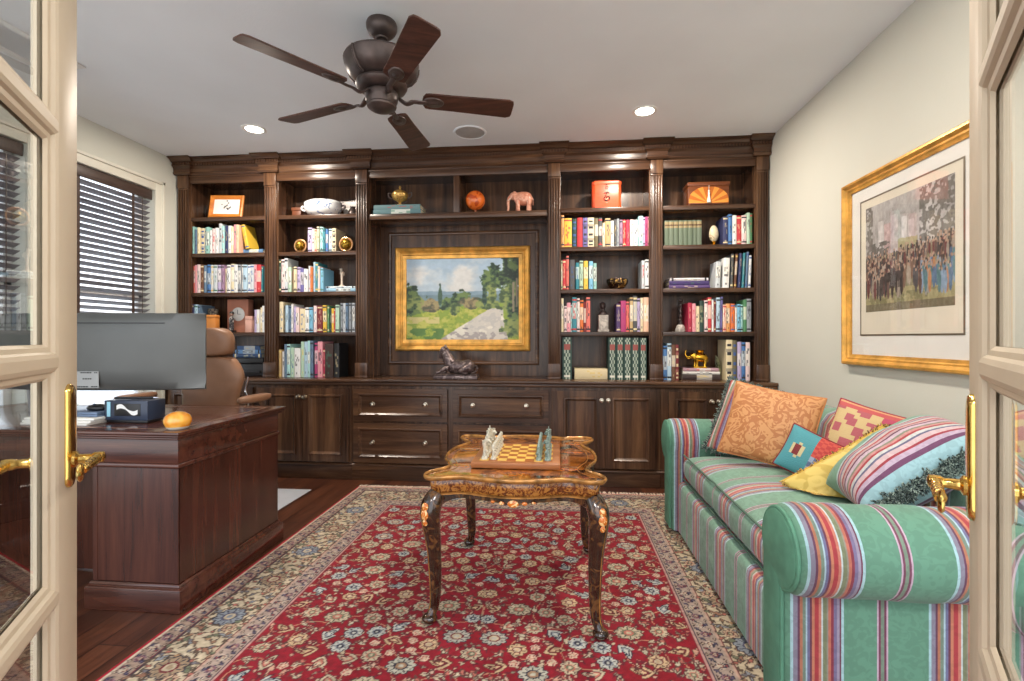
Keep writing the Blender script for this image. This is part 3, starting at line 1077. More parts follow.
shelf_books(1, 4, (272, 336), R3, [(72, 106, 160, 'tan'), (109, 134, 180, 'white'), (136, 166, 95, 'slate'), (168, 204, 95, 'aqua'), (206, 248, 135, 'palegreen'), (254, 324, 140, 'white'), (326, 364, 65, 'palegreen'), (366, 406, 65, 'paleblue'), (408, 439, 55, 'aqua'),
    (441, 476, 55, 'slate'), (490, 527, 80, 'magenta'), (530, 586, 65, 'pink'), (589, 614, 150, 'crimson'), (616, 712, 90, 'darkbrown'), (714, 776, 85, 'black')])
# ---- bay 4 (canister)
R4 = 10.24
shelf_books(3, 1, (556, 208), R4, [(48, 84, 75, 'paleorange'), (86, 162, 105, 'yellow'), (166, 214, 110, 'darkgreen', 0, 'bands'), (216, 272, 100, 'red', 0, 'bands'), (275, 324, 100, 'violet', 0, 'bands'), (326, 391, 98, 'cream', 0, 'bands'), (395, 434, 105, 'olive'), (436, 474, 100, 'darkgrey'),
    (476, 502, 150, 'cream'), (504, 560, 105, 'tan'), (562, 594, 130, 'white'), (596, 620, 115, 'darkgrey'), (622, 650, 110, 'grey'), (652, 684, 120, 'mauve'), (686, 716, 120, 'red'), (718, 754, 120, 'crimson'), (760, 800, 118, 'palepink'), (802, 844, 120, 'palegrey'),
    (846, 894, 82, 'aqua'), (896, 915, 95, 'lilac'), (917, 942, 90, 'magenta'), (944, 964, 88, 'pink')])
shelf_books(3, 2, (556, 250), R4, [(44, 66, 110, 'cream'), (68, 101, 100, 'red'), (103, 132, 60, 'salmon'), (138, 192, 100, 'darkgrey'), (202, 238, 130, 'teal'), (240, 278, 110, 'palegreen'), (284, 328, 112, 'yellow'), (338, 381, 115, 'skyblue'), (383, 416, 135, 'paleteal'),
    (880, 911, 108, 'palegrey'), (913, 956, 98, 'white')])
shelf_books(3, 3, (556, 290), R4, [(46, 78, 85, 'cream'), (82, 110, 165, 'palepink'), (112, 150, 130, 'pink'), (152, 164, 150, 'aqua'), (166, 212, 75, 'teal'), (214, 244, 85, 'palepink'), (246, 282, 105, 'orange'), (284, 308, 120, 'darkred'), (310, 351, 75, 'salmon'),
    (620, 661, 140, 'purple'), (663, 717, 110, 'magenta'), (719, 752, 120, 'salmon'), (756, 790, 75, 'tan'), (792, 831, 60, 'darkgrey'), (833, 865, 85, 'lilac'), (867, 896, 80, 'cream'), (898, 950, 75, 'peach')])
shelf_books(3, 4, (556, 332), R4, [(66, 162, 55, 'darkgreen', 0, 'ornate'), (538, 616, 58, 'darkgreen', 0, 'ornate'), (618, 694, 58, 'darkgreen', 0, 'ornate'), (696, 774, 58, 'darkgreen', 0, 'ornate'), (776, 856, 60, 'darkgreen', 0, 'ornate'), (858, 930, 62, 'darkgreen', 0, 'ornate')])
# ---- bay 5 (sofa side)
shelf_books(4, 1, (658, 206), R4, [(70 + 48 * k, 116 + 48 * k, 150 - k, 'sage', 0, 'sage') for k in range(8)] + [(672, 722, 108, 'navy'), (724, 762, 85, 'blue'), (764, 805, 95, 'white'), (807, 856, 100, 'red'), (858, 910, 95, 'palepink'), (912, 942, 68, 'palegreen'), (944, 968, 75, 'green')])
shelf_books(4, 2, (658, 246), R4, [(590, 640, 160, 'palegrey', 2), (664, 728, 122, 'white', 2), (746, 772, 80, 'darkgrey', 2), (784, 808, 80, 'brown', 3), (820, 846, 74, 'navy', 3), (858, 882, 72, 'teal', 3), (894, 918, 60, 'slate', 3), (928, 954, 96, 'white', 2)])
shelf_books(4, 3, (658, 290), R4, [(308, 349, 130, 'crimson'), (351, 388, 138, 'pink'), (390, 430, 165, 'cream'), (432, 474, 110, 'darkgreen'), (478, 512, 105, 'palepink'), (514, 552, 75, 'red'), (554, 574, 100, 'white'), (576, 594, 110, 'darkred'), (597, 636, 78, 'paleblue', 1), (640, 662, 70, 'violet', 1),
    (666, 700, 150, 'peach'), (702, 745, 140, 'paleorange'), (747, 790, 140, 'orange'), (792, 812, 180, 'white'), (814, 850, 145, 'skyblue'), (852, 874, 150, 'aqua'), (876, 910, 100, 'green'), (912, 958, 90, 'grey')])
shelf_books(4, 4, (658, 334), R4, [(42, 94, 120, 'blue'), (96, 138, 95, 'paleblue'), (142, 182, 110, 'brown'), (184, 216, 110, 'darkred', 0, 'bands'), (700, 766, 60, 'cream', 0, 'bands'), (768, 812, 65, 'olive', 0, 'bands'), (818, 860, 80, 'lilac'), (862, 902, 85, 'blue'), (904, 950, 85, 'palepink')])


def zone(reg, sc, x0, x1, y0, y1, Y):
    a = at(reg[0] + x0 / sc, reg[1] + y1 / sc, Y)
    b = at(reg[0] + x1 / sc, reg[1] + y0 / sc, Y)
    return a[0], b[0], a[1], b[1]


# flat books
def on(lev):
    return LEVEL[lev] + .0006


rb = random.Random(77)
a, b, _, _ = zone((186, 218), R1, 652, 936, 315, 400, 4.09)
a, b = a + .036, min(b, PIL[1][0] - .02)
flat_book(a, b, on(1), .036, 4.09, .2, (96, 132, 170), 'slate blue book lying flat under the leaning yellow book', 'flat books', rb)
a2 = at(186 + 645 / R1, CY, 4.09)[0]
m = book_mesh(.034, .215, .15, (226, 184, 62), rb)
m.xf(Matrix.Translation((a2 + .072, 4.075, on(1) + .0375)) @ Matrix.Rotation(math.radians(-12), 4, 'Y'))
tag(m.build('book', M['book'], smooth=40), 'yellow book leaning on top of the flat slate blue book', 'book', 'flat books')
a, b, _, _ = zone((272, 256), R2, 606, 972, 345, 400, 4.09)
flat_book(a, b, on(2), .030, 4.09, .2, (150, 190, 214), 'pale blue book lying flat under the bird statuette, lower of two', 'flat books', rb)
flat_book(a + .01, b - .006, on(2) + .031, .018, 4.095, .19, (214, 226, 232), 'white book lying flat under the bird statuette, upper of two', 'flat books', rb)
a, b, _, _ = zone((355, 130), 4.862, 88, 320, 362, 405, 4.06)
zn = 2.225 + .0006
flat_book(a, b, zn, .040, 4.058, .2, (84, 118, 124), 'dusty teal book lying flat under the gilt urn, lower of two', 'flat books', rb)
flat_book(a + .004, b - .006, zn + .041, .040, 4.061, .19, (92, 124, 128), 'dusty teal book lying flat under the gilt urn, upper of two', 'flat books', rb)
ztop_niche = zn + .082
a, b, _, _ = zone((556, 332), R4, 190, 528, 400, 518, 4.08)
flat_book(a, b, on(4), .086, 4.08, .22, (222, 204, 162), 'thick cream book lying flat between dark green tall volumes', 'flat books', rb)
a, b, _, _ = zone((658, 246), R4, 112, 533, 305, 430, 4.09)
for k, (h_, c_, w_) in enumerate(((.028, (88, 66, 118), 'lowest'), (.034, (64, 48, 104), 'middle'), (.024, (206, 200, 206), 'topmost'))):
    flat_book(a + .004 * k, b - .005 * k, on(2) + (0, .0288, .0636)[k], h_, 4.09 + .004 * k, .2, c_, '%s book lying flat in the sofa-side bookcase stack, %s of three' % (('plum purple', 'dark violet', 'pale mauve')[k], w_), 'flat books', rb)
a, b, _, _ = zone((658, 334), R4, 250, 640, 380, 500, 4.09)
flat_book(a, b, on(4), .044, 4.09, .22, (62, 48, 46), 'dark brown book lying flat under the gold elephant, lowest of three', 'flat books', rb)
flat_book(a + .004, b - .004, on(4) + .0448, .022, 4.092, .21, (220, 218, 212), 'white book lying flat under the gold elephant, middle of three', 'flat books', rb)
flat_book(a + .008, b - .012, on(4) + .0676, .026, 4.095, .2, (176, 140, 150), 'dusty pink book lying flat right beneath the gold elephant', 'flat books', rb)
zeleph = on(4) + .0944


# ================================================================== ORNAMENTS ON THE SHELVES
def lathe_thing(name, label, cat, x, y, z, prof, mat, n=28, group=None, extra=None):
    t = thing(name, label, cat, (x, y, z), group)
    m = MB(); m.lathe([(r, z + q) for r, q in prof], (x, y, 0), n)
    m.build('body', mat, t)
    return t


# framed picture, top shelf of bay 1
a, b, z0, z1 = zone((170, 130), 5.12, 233, 395, 322, 442, 4.16)
zc = on(0)
t = thing('picture_frame', 'small amber wood picture frame tilted back on the top shelf by the window', 'picture frame', ((a + b) / 2, 4.16, zc))
w, hgt = (b - a) * .97, .21
T = Matrix.Translation(((a + b) / 2, 4.085, zc)) @ Matrix.Rotation(math.radians(7), 4, 'Z') @ Matrix.Rotation(math.radians(-12), 4, 'X')
m = MB(); m.frame(-w / 2, w / 2, 0, hgt, .034, [(0, 0), (0, .016), (.25, .022), (.7, .014), (1, .008), (1, 0)], 0); m.xf(T)
m.build('frame', wood('amber_wood', (186, 96, 22), (222, 132, 40), (238, 158, 66), 'x', .3), t, smooth=25)
m = MB(); m.box(-w / 2 + .006, w / 2 - .006, -.004, .004, .006, hgt - .006); m.xf(T)
m.build('mount_board', M['whitepaper'], t, smooth=0)
m = MB(); rr = random.Random(4)
for k in range(16):
    cx_, cz_ = rr.gauss(0, .022), hgt / 2 + rr.gauss(0, .016)
    m.prism([(cx_ + .009 * math.cos(q * PI / 3 + k) * rr.uniform(.5, 1.2), cz_ + .007 * math.sin(q * PI / 3 + k) * rr.uniform(.5, 1.2)) for q in range(6)], 'y', -.0052 - k * .00003, -.004)
m.xf(T)
m.build('ink_drawing', mk('ink', (70, 70, 72), .7), t, smooth=0)
m = MB(); m.box(-.02, .02, .0, .004, 0, .14); m.xf(Matrix.Translation(((a + b) / 2, 4.18, zc)) @ Matrix.Rotation(math.radians(18), 4, 'X')); m.build('easel_strut', M['whitepaper'], t, smooth=0)

# tureen, top shelf of bay 2
a, b, z0, z1 = zone((260, 135), 7.877, 352, 645, 475, 612, 4.18)
x, z = (a + b) / 2, on(0)
w = (b - a) / 2
M['china'] = figured('blue_white_china', (232, 234, 234), (112, 136, 178), 30, (.60, .64), .14, dist=1.0, coat=.5)
t = thing('tureen', 'white oval porcelain tureen with blue sprigs and dark handle end', 'tureen', (x, 4.18, z))
m = MB(); m.lathe([(w * .5, z), (w * .56, z + .006), (w * .5, z + .014), (w * .8, z + .035), (w * .98, z + .080), (w * .97, z + .115), (w * .99, z + .122), (w * .97, z + .128)], (x, 4.18, 0), 36, squash=(1, .72))
m.build('bowl', M['china'], t)
m = MB(); m.lathe([(w * .98, z + .1285), (w * .96, z + .134), (w * .8, z + .148), (w * .5, z + .159), (w * .15, z + .165), (.012, z + .168), (.0, z + .169)], (x, 4.18, 0), 36, squash=(1, .72))
m.build('lid', M['china'], t)
for s in (-1, 1):
    m = MB(); m.tube(spl([(x + s * w * .93, 4.18, z + .10), (x + s * (w * 1.12), 4.18, z + .108), (x + s * w * 1.16, 4.18, z + .085), (x + s * w * .95, 4.18, z + .065)], 5), .008, 8)
    m.build('handle', M['china'] if s < 0 else M['bronze'], t, label=None if s < 0 else 'dark bronze handle')
t = lathe_thing('vase', 'squat dark vase shape added for the shadow behind the end of the tureen', 'vase', x + w + .075, 4.24, z, [(.025, 0), (.04, .02), (.045, .05), (.03, .085), (.02, .10), (.026, .11)], M['bronze'])  # vase shape stands in for a dark shadow beside the tureen
a, b, z0, z1 = zone((260, 135), 7.877, 262, 335, 520, 612, 4.25)
t = thing('keepsake_box', 'small reddish wooden box behind the left end of the tureen', 'box', ((a + b) / 2, 4.25, z))
RB = wood('reddish_box_wood', (92, 50, 32), (128, 74, 48), (150, 92, 62), 'x', .4)
m = MB(); m.box(a + .004, b - .004, 4.22, 4.32, z, z + .085); m.build('case', RB, t, bevel=.004)
m = MB(); m.box(a - .003, b + .003, 4.217, 4.323, z + .0855, z + .115); m.build('lid', RB, t, bevel=.005)
a, b, z0, z1 = zone((260, 135), 7.877, 655, 750, 505, 600, 4.3)
t = thing('greeting_card', 'plain white card standing behind the tureen', 'card', ((a + b) / 2, 4.30, z))
m = MB(); m.box(a, b, 4.312, 4.314, z, z + .12); m.xf(Matrix.Identity(4)); m.build('card_sheet', M['whitepaper'], t, smooth=0)
m = MB(); m.loft([[(a, 4.315, z + .118), (b, 4.315, z + .118)], [(a, 4.33, z), (b, 4.33, z)]], False, False); m.build('fold_back', M['whitepaper'], t, smooth=0)

# round ring bookends, second shelf of bay 2
for k, (xa, xb, wd) in enumerate(((255, 408, 'before'), (776, 946, 'past'))):
    a, b, z0, z1 = zone((272, 218), R2, xa, xb, 190, 378, 4.10)
    x, r, z = (a + b) / 2, (b - a) / 2, on(1)
    t = thing('ring_bookend', 'brass ring bookend with dark gold globe at the %s end of the row' % ('window' if k == 0 else 'painting'), 'bookend', (x, 4.1, z), 'ring bookends')
    m = MB(); m.torus((x, 4.10, z + r), r - .009, .0088, 'y', 36, 10); m.build('ring', mk('rose_brass%d' % k, (214, 164, 116), .3, .8), t)
    m = MB(); m.ball((x + (.004 if k else -.004), 4.10, z + r), r * .70, 24, 14); m.build('globe', figured('gold_globe%d' % k, (122, 92, 26), (206, 164, 60), 40, (.45, .55), .3, .8), t)
    m = MB(); m.tube([(x, 4.10, z + r * 1.68), (x, 4.10, z + 2 * r - .01)], .004, 8); m.tube([(x, 4.10, z + .012), (x, 4.10, z + r * .34)], .004, 8); m.build('axis_pin', M['brass'], t)

# bird statuette on the flat books, third shelf of bay 2
a, b, z0, z1 = zone((272, 256), R2, 790, 838, 115, 312, 4.16)
x, z = (a + b) / 2, on(2) + .0498
t = thing('statuette', 'slender pale stone bird statuette standing on flat books', 'statuette', (x, 4.16, z))
IV = mk('pale_stone', (214, 196, 178), .5, var=.08)
m = MB(); m.lathe([(.03, z), (.032, z + .006), (.02, z + .012), (.011, z + .02), (.009, z + .06), (.011, z + .09), (.013, z + .10)], (x, 4.16, 0), 18); m.build('column', IV, t)
m = MB(); m.tube(spl([(x + .016, 4.16, z + .10), (x + .004, 4.16, z + .118), (x - .006, 4.16, z + .14), (x - .008, 4.16, z + .162)], 5), [.006, .011, .016, .019, .020, .02, .019, .018, .016, .014, .012, .011, .011, .012, .012, .009], 12)
m.tube([(x - .002, 4.16, z + .160), (x - .028, 4.16, z + .156)], [.006, .001], 8); m.build('bird', IV, t)
# niche: urn, globe, elephant
a, b, z0, z1 = zone((355, 130), 4.862, 180, 258, 265, 362, 4.11)
x, z, w = (a + b) / 2, ztop_niche, (b - a) / 2
t = thing('urn', 'small lidded gilt urn with two dark handles standing on teal books', 'urn', (x, 4.11, z))
GU = figured('aged_gilt', (224, 184, 104), (176, 134, 74), 40, (.45, .6), .3, .6)
m = MB(); m.lathe([(.026, z), (.028, z + 0.0072), (.012, z + 0.0168), (.010, z + 0.0264), (.024, z + 0.0360), (w * .8, z + 0.0552), (w, z + 0.0840), (w * .98, z + 0.1008), (w * .8, z + 0.1104)], (x, 4.11, 0), 28); m.build('body', GU, t)
m = MB(); m.lathe([(w * .86, z + 0.1110), (w * .8, z + 0.1176), (w * .5, z + 0.1296), (.010, z + 0.1368), (.006, z + 0.1464), (.011, z + 0.1560), (.008, z + 0.1680), (0, z + 0.1752)], (x, 4.11, 0), 28); m.build('lid', GU, t)
for s in (-1, 1):
    m = MB(); m.tube(spl([(x + s * w * .95, 4.11, z + 0.1020), (x + s * w * 1.42, 4.11, z + 0.1140), (x + s * w * 1.38, 4.11, z + 0.0780), (x + s * w * .9, 4.11, z + 0.0624)], 5), .0045, 8); m.build('handle', M['bronze'], t, label='dark bronze handle')
a, b, z0, z1 = zone((355, 130), 4.862, 538, 632, 270, 372, 4.11)
x, r, z = (a + b) / 2, (b - a) / 2, zn
t = thing('globe', 'polished orange globe on a small turned foot', 'globe', (x, 4.11, z))
m = MB(); m.lathe([(.034, z), (.036, z + .005), (.022, z + .010), (.009, z + .016), (.008, z + .026), (.014, z + .032)], (x, 4.11, 0), 22); m.build('foot', mk('turned_foot', (172, 104, 64), .35, .3), t)
m = MB(); m.ball((x, 4.11, z + .028 + r), r, 32, 20); m.build('sphere', figured('orange_globe', (226, 112, 44), (186, 74, 28), 14, (.52, .58), .12, dist=1.2, coat=.6), t)


def elephant(t, x, y, z, L, flip, mat, trunk_up=False, tuskmat=None, zs=1.0):
    """body length L along x; flip -1 looks towards -x"""
    s = flip
    def P(a, b, c):
        return (x + s * a * L, y + b * L, z + c * L * zs)
    m = MB()
    rings = []
    for a, c, ry, rz in ((-.52, .56, .03, .04), (-.50, .54, .13, .17), (-.42, .55, .20, .27), (-.25, .58, .25, .30), (-.02, .59, .26, .30), (.18, .60, .23, .27), (.30, .63, .17, .21), (.38, .66, .12, .16)):
        rings.append([P(a, ry * math.cos(2 * PI * k / 20), c + rz * math.sin(2 * PI * k / 20)) for k in range(20)])
    m.loft(rings)
    m.ball(P(.46, 0, .70), (.17 * L, .16 * L, .20 * L), 18, 12)
    tr = [(.56, 0, .70), (.66, 0, .60), (.70, 0, .42), (.69, 0, .22), (.72, 0, .08), (.78, 0, .05)] if not trunk_up else [(.54, 0, .68), (.70, 0, .62), (.82, 0, .66), (.90, 0, .80), (.88, 0, .98), (.84, 0, 1.08)]
    pts = [P(*q) for q in spl(tr, 4)]
    m.tube(pts, [L * (.10 - .065 * k / (len(pts) - 1)) for k in range(len(pts))], 12)
    for a, b, f in ((-.36, .14, -.04), (-.36, -.14, .04), (.20, .13, .05), (.20, -.13, -.03)):
        q = [P(a, b, .50), P(a + f * .4, b, .30), P(a + f * .8, b, .12), P(a + f, b, .02), P(a + f, b, 0)]
        m.tube(q, [.125 * L, .105 * L, .085 * L, .095 * L, .10 * L], 14)
    m.tube([P(*q) for q in ((-.50, 0, .66), (-.56, 0, .55), (-.57, 0, .38), (-.56, 0, .30))], [.03 * L, .022 * L, .016 * L, .024 * L], 8)
    m.build('body', mat, t, smooth=70)
    for b in (-1, 1):
        m = MB()
        out = spl([(.44, .84), (.30, .86), (.20, .74), (.22, .54), (.32, .44), (.40, .56)], 4, True)
        rings = [[P(p[0], b * (.135 + .05 * (.44 - p[0]) + o), p[1]) for p in out] for o in (0, .035)]
        m.loft(rings); m.build('ear', mat, t, bevel=.0015)
        m = MB(); m.tube([P(*q) for q in spl([(.56, b * .08, .62), (.66, b * .10, .52), (.76, b * .10, .50)], 4)], [L * q for q in (.03, .03, .028, .026, .022, .018, .014, .010, .006)], 8)
        m.build('tusk', tuskmat or mat, t)


a, b, z0, z1 = zone((355, 130), 4.862, 735, 865, 288, 392, 4.11)
t = thing('elephant_figurine', 'pinkish carved elephant figurine in the niche walking towards the globe', 'figurine', ((a + b) / 2, 4.11, zn))
elephant(t, (a + b) / 2 + .02, 4.11, zn, (b - a) / 1.36, -1, figured('pink_stone', (198, 124, 98), (224, 168, 142), 26, (.42, .6), .35, coat=.3), False, IV, 1.18)
a, b, z0, z1 = zone((658, 334), R4, 290, 495, 145, 382, 4.16)
t = thing('elephant_figurine', 'gold elephant figurine with raised trunk standing on flat books', 'figurine', ((a + b) / 2, 4.16, zeleph))
LE = (b - a) / 1.46
elephant(t, (a + b) / 2 + .022, 4.16, zeleph + .012, LE * 1.12, -1, M['gold'], True)
m = MB(); m.box((a + b) / 2 - .03, (a + b) / 2 + .075, 4.12, 4.20, zeleph, zeleph + .012); m.build('plinth', M['gold'], t, bevel=.004)
m = MB(); m.lathe([(.03, zeleph + .012 + LE * 1.0), (.034, zeleph + .012 + LE * 1.06), (.026, zeleph + .012 + LE * 1.12), (.036, zeleph + .012 + LE * 1.2), (.02, zeleph + .012 + LE * 1.23)], ((a + b) / 2 + .03, 4.16, 0), 18, squash=(1, .8)); m.build('howdah', M['gold'], t)

# bay 4: canister, bowl, bust
a, b, z0, z1 = zone((530, 130), 7.877, 485, 712, 375, 612, 4.14)
x, z = (a + b) / 2, on(0)
t = thing('tea_canister', 'orange-red lacquered canister with black brushed characters on its front', 'canister', (x, 4.14, z))
RD = mk('orange_red_lacquer', (226, 84, 44), .35, var=.08, nscale=9, coat=.2)
hw, hd = (b - a) / 2, .07
def octo(k, zz, ch=.022):
    w_, d_ = hw * k, hd * k
    return [(x - w_ + ch, 4.14 - d_, zz), (x + w_ - ch, 4.14 - d_, zz), (x + w_, 4.14 - d_ + ch, zz), (x + w_, 4.14 + d_ - ch, zz), (x + w_ - ch, 4.14 + d_, zz), (x - w_ + ch, 4.14 + d_, zz), (x - w_, 4.14 + d_ - ch, zz), (x - w_, 4.14 - d_ + ch, zz)]
hh = .225
m = MB(); m.loft([octo(1, z), octo(1, z + hh - .03)]); m.build('case', RD, t, bevel=.002)
m = MB(); m.loft([octo(1.02, z + hh - .0295), octo(1.02, z + hh - .006), octo(.96, z + hh), octo(.5, z + hh + .002)]); m.build('lid', RD, t, bevel=.001)
m = MB(); yf = 4.14 - hd
for zc_, sc_ in ((z + hh * .78, .55), (z + hh * .42, 1.0)):
    for pts in (((-.022, .028), (.004, .032), (.020, .026)), ((.0, .034), (-.006, .012), (-.022, -.012), (-.016, -.030), (.006, -.034), (.022, -.022), (.018, -.004), (.002, -.002), (-.006, -.014)),):
        p3 = [(x + p[0] * sc_, yf - .0006, zc_ + p[1] * sc_) for p in spl([(q[0], q[1], 0) for q in pts], 4)]
        m.tube(p3, .0042 * sc_, 6, flat=(1, .3) if False else None)
m.build('brush_characters', mk('black_ink', (34, 26, 24), .5), t)
a, b, z0, z1 = zone((556, 250), R4, 520, 735, 290, 392, 4.15)
x, z, w = (a + b) / 2, on(2), (b - a) / 2
t = thing('bowl', 'lobed dark bronze bowl with gilt flutes on the third shelf', 'bowl', (x, 4.15, z))
m = MB()
rings = []
for r, q in ((.4, 0), (.44, .006), (.7, .02), (.96, .055), (1.0, .08), (.93, .09), (.88, .088), (.93, .075), (.85, .045), (.5, .018), (.1, .014)):
    rings.append([(x + w * r * (1 + .045 * math.cos(10 * 2 * PI * k / 60)) * math.cos(2 * PI * k / 60), 4.15 + w * .85 * r * (1 + .045 * math.cos(10 * 2 * PI * k / 60)) * math.sin(2 * PI * k / 60), z + q) for k in range(60)])
m.loft(rings); m.build('bowl_wall', figured('bronze_gilt', (52, 34, 26), (190, 150, 82), 26, (.56, .66), .25, .7), t)
a, b, z0, z1 = zone((556, 290), R4, 430, 535, 240, 420, 4.15)
x, z = (a + b) / 2, on(3)
t = thing('bust', 'small dark bronze bust on a grey stone block', 'bust', (x, 4.15, z))
ST_ = figured('grey_stone', (150, 142, 134), (196, 188, 178), 18, (.4, .6), .6)
m = MB(); m.box(x - .040, x + .040, 4.11, 4.19, z, z + .14); m.box(x - .046, x + .046, 4.105, 4.195, z, z + .02); m.build('stone_block', ST_, t, bevel=.003)
m = MB(); m.lathe([(.034, z + .141), (.036, z + .155), (.024, z + .172), (.014, z + .18), (.014, z + .19)], (x, 4.15, 0), 18, squash=(1, .7)); m.build('shoulders', M['bronze'], t)
m = MB(); m.ball((x - .002, 4.15, z + .212), (.021, .024, .028), 18, 12); m.tube([(x, 4.126, z + .212), (x, 4.120, z + .205), (x, 4.128, z + .202)], [.004, .005, .004], 8)
m.tube([(x - .021, 4.15, z + .214), (x - .023, 4.152, z + .205)], [.006, .004], 8); m.tube([(x + .019, 4.15, z + .214), (x + .021, 4.152, z + .205)], [.006, .004], 8); m.build('head', M['bronze'], t, smooth=80)
m = MB(); m.lathe([(.022, z + .222), (.026, z + .226), (.022, z + .238), (.01, z + .247), (0, z + .249)], (x - .004, 4.153, 0), 16); m.build('hair', M['bronze'], t)

# bay 5: casket, vase, obelisk, plate
a, b, z0, z1 = zone((650, 120), 7.877, 278, 608, 475, 665, 4.14)
x, z = (a + b) / 2, on(0)
t = thing('casket', 'inlaid wooden casket with fan veneer and white tassel on top shelf', 'box', (x, 4.14, z))
CW = wood('casket_wood', (92, 48, 26), (122, 66, 36), (150, 86, 48), 'x', .3)
hgt = .19
m = MB(); m.box(a + .006, b - .006, 4.075, 4.22, z + .012, z + hgt - .03); m.build('case', CW, t, bevel=.003)
m = MB(); m.box(a, b, 4.068, 4.228, z + hgt - .0295, z + hgt); m.build('lid', CW, t, bevel=.004)
for fx in (a + .008, b - .028):
    for fy in (4.072, 4.205):
        m = MB(); m.box(fx, fx + .02, fy, fy + .02, z, z + .0118); m.build('foot', CW, t, bevel=.003)
m = MB()
for s in (-1, 1):                             # two fans of veneer
    for k in range(6):
        a0, a1 = PI / 2 * k / 6, PI / 2 * (k + 1) / 6
        cx_, cz_ = x + s * .004, z + .022
        m.mi = k % 2
        r1, r2 = .10, .135
        wlim = (b - a) / 2 - .016
        def P(r, q):
            return (cx_ + s * min(r * math.cos(q) * 1.2, wlim), cz_ + min(r * math.sin(q), hgt - .062))
        m.prism([(cx_, cz_), P(r2, a0), P(r2, a1)], 'y', 4.0735, 4.0752)
m.build('veneer', [mk('veneer_light', (226, 146, 62), .3), mk('veneer_mid', (186, 102, 38), .3)], t, smooth=0)
m = MB(); m.ball((x, 4.068, z + .115), .008, 12, 8); m.lathe([(.004, z + .108), (.009, z + .10), (.007, z + .085), (.012, z + .05), (.016, z + .022)], (x, 4.0668, 0), 14); m.tube([(x, 4.066, z + .115), (x, 4.064, z + .16)], .002, 6); m.build('tassel', M['whitepaper'], t)
a, b, z0, z1 = zone((658, 206), R4, 520, 622, 215, 398, 4.14)
x, z, w = (a + b) / 2, on(1), (b - a) / 2
t = thing('shell_ornament', 'cream shell-shaped ornament on a yellow gold foot between books', 'ornament', (x, 4.14, z))
m = MB(); m.lathe([(.032, z), (.034, z + .008), (.022, z + .016), (.014, z + .026), (.022, z + .036), (.016, z + .042)], (x, 4.14, 0), 20); m.build('foot', M['gold'], t)
m = MB(); m.lathe([(.014, z + .043), (w * .7, z + .055), (w, z + .085), (w * .95, z + .115), (w * .75, z + .145), (w * .45, z + .165), (0, z + .172)], (x, 4.14, 0), 24, squash=(1, .7)); m.build('shell', figured('cream_shell', (226, 212, 178), (170, 140, 96), 22, (.56, .64), .3), t)
a, b, z0, z1 = zone((658, 290), R4, 180, 280, 150, 425, 4.15)
x, z = (a + b) / 2, on(3)
t = thing('candlestick', 'dark twisted bronze candlestick on a pale stone foot', 'candlestick', (x, 4.15, z))
m = MB(); m.lathe([(.040, z), (.041, z + .012), (.038, z + .03), (.030, z + .05), (.018, z + .06), (.0, z + .06)], (x, 4.15, 0), 24); m.build('stone_foot', ST_, t)
m = MB(); m.tube([(x + .003 * math.sin(k * .9), 4.15 + .003 * math.cos(k * .9), z + .058 + .195 * k / 30) for k in range(31)], [.017 - .005 * k / 30 + .0025 * math.sin(k * 1.3) for k in range(31)], 10); m.lathe([(.012, z + .25), (.020, z + .256), (.020, z + .262), (.010, z + .266)], (x, 4.15, 0), 16); m.build('stem', M['bronze'], t)
a, b, z0, z1 = zone((658, 334), R4, 640, 696, 200, 490, 4.16)
x, z = (a + b) / 2, on(4)
t = thing('decorative_plate', 'greenish painted plate propped upright beside the tall cream book', 'plate', (x, 4.2, z))
m = MB(); m.lathe([(.0, 0), (.045, -.002), (.066, -.010), (.092, -.016), (.095, -.0135), (.092, -.011), (.066, -.005), (.0, .004)], (0, 0, 0), 36, 'y')
m.xf(Matrix.Translation((x - .0385, 4.225, z + .0985)) @ Matrix.Rotation(math.radians(84), 4, 'Z') @ Matrix.Rotation(math.radians(-8), 4, 'X'))
m.build('plate_disc', figured('painted_plate', (170, 172, 128), (84, 104, 58), 16, (.5, .56), .25, coat=.5), t)

# bay 1: clock box, figurine, boxes, printer
a, b, z0, z1 = zone((186, 296), R1, 502, 758, 40, 425, 4.17)
x, z = (a + b) / 2, on(3)
t = thing('mantel_clock', 'terracotta pink upright clock case with round white dial', 'clock', (x, 4.17, z))
TC = mk('terracotta', (186, 122, 98), .6, var=.05)
zt = min(z1, LEVEL[2] - .045)
m = MB(); m.box(a, b, 4.17, 4.25, z, zt); m.build('clock_case', TC, t, bevel=.004)
dx, dz = at(186 + 632 / R1, 296 + 222 / R1, 4.165)
m = MB(); m.lathe([(.0, -.006), (.055, -.006), (.060, -.003), (.062, 0)], (dx, 4.17, dz), 32, 'y'); m.build('dial', M['whitepaper'], t)
m = MB(); m.box(dx - .0015, dx + .0015, 4.161, 4.1635, dz, dz + .04); m.box(dx, dx + .028, 4.161, 4.1635, dz - .0015, dz + .0015); m.build('clock_hands', M['black'], t, smooth=0)
a, b, z0, z1 = zone((186, 296), R1, 528, 600, 200, 425, 4.13)
x = (a + b) / 2
t = thing('figurine', 'small dark standing figurine with pale chest in front of the clock', 'figurine', (x, 4.12, z))
m = MB(); m.box(x - .026, x + .026, 4.095, 4.15, z, z + .018); m.build('base', M['black'], t, bevel=.003)
m = MB(); m.lathe([(.018, z + .018), (.024, z + .03), (.02, z + .06), (.022, z + .09), (.026, z + .12), (.012, z + .138), (.009, z + .144)], (x, 4.12, 0), 16, squash=(1, .75)); m.build('robe', figured('robe', (44, 38, 40), (190, 182, 176), 40, (.54, .6), .5), t)
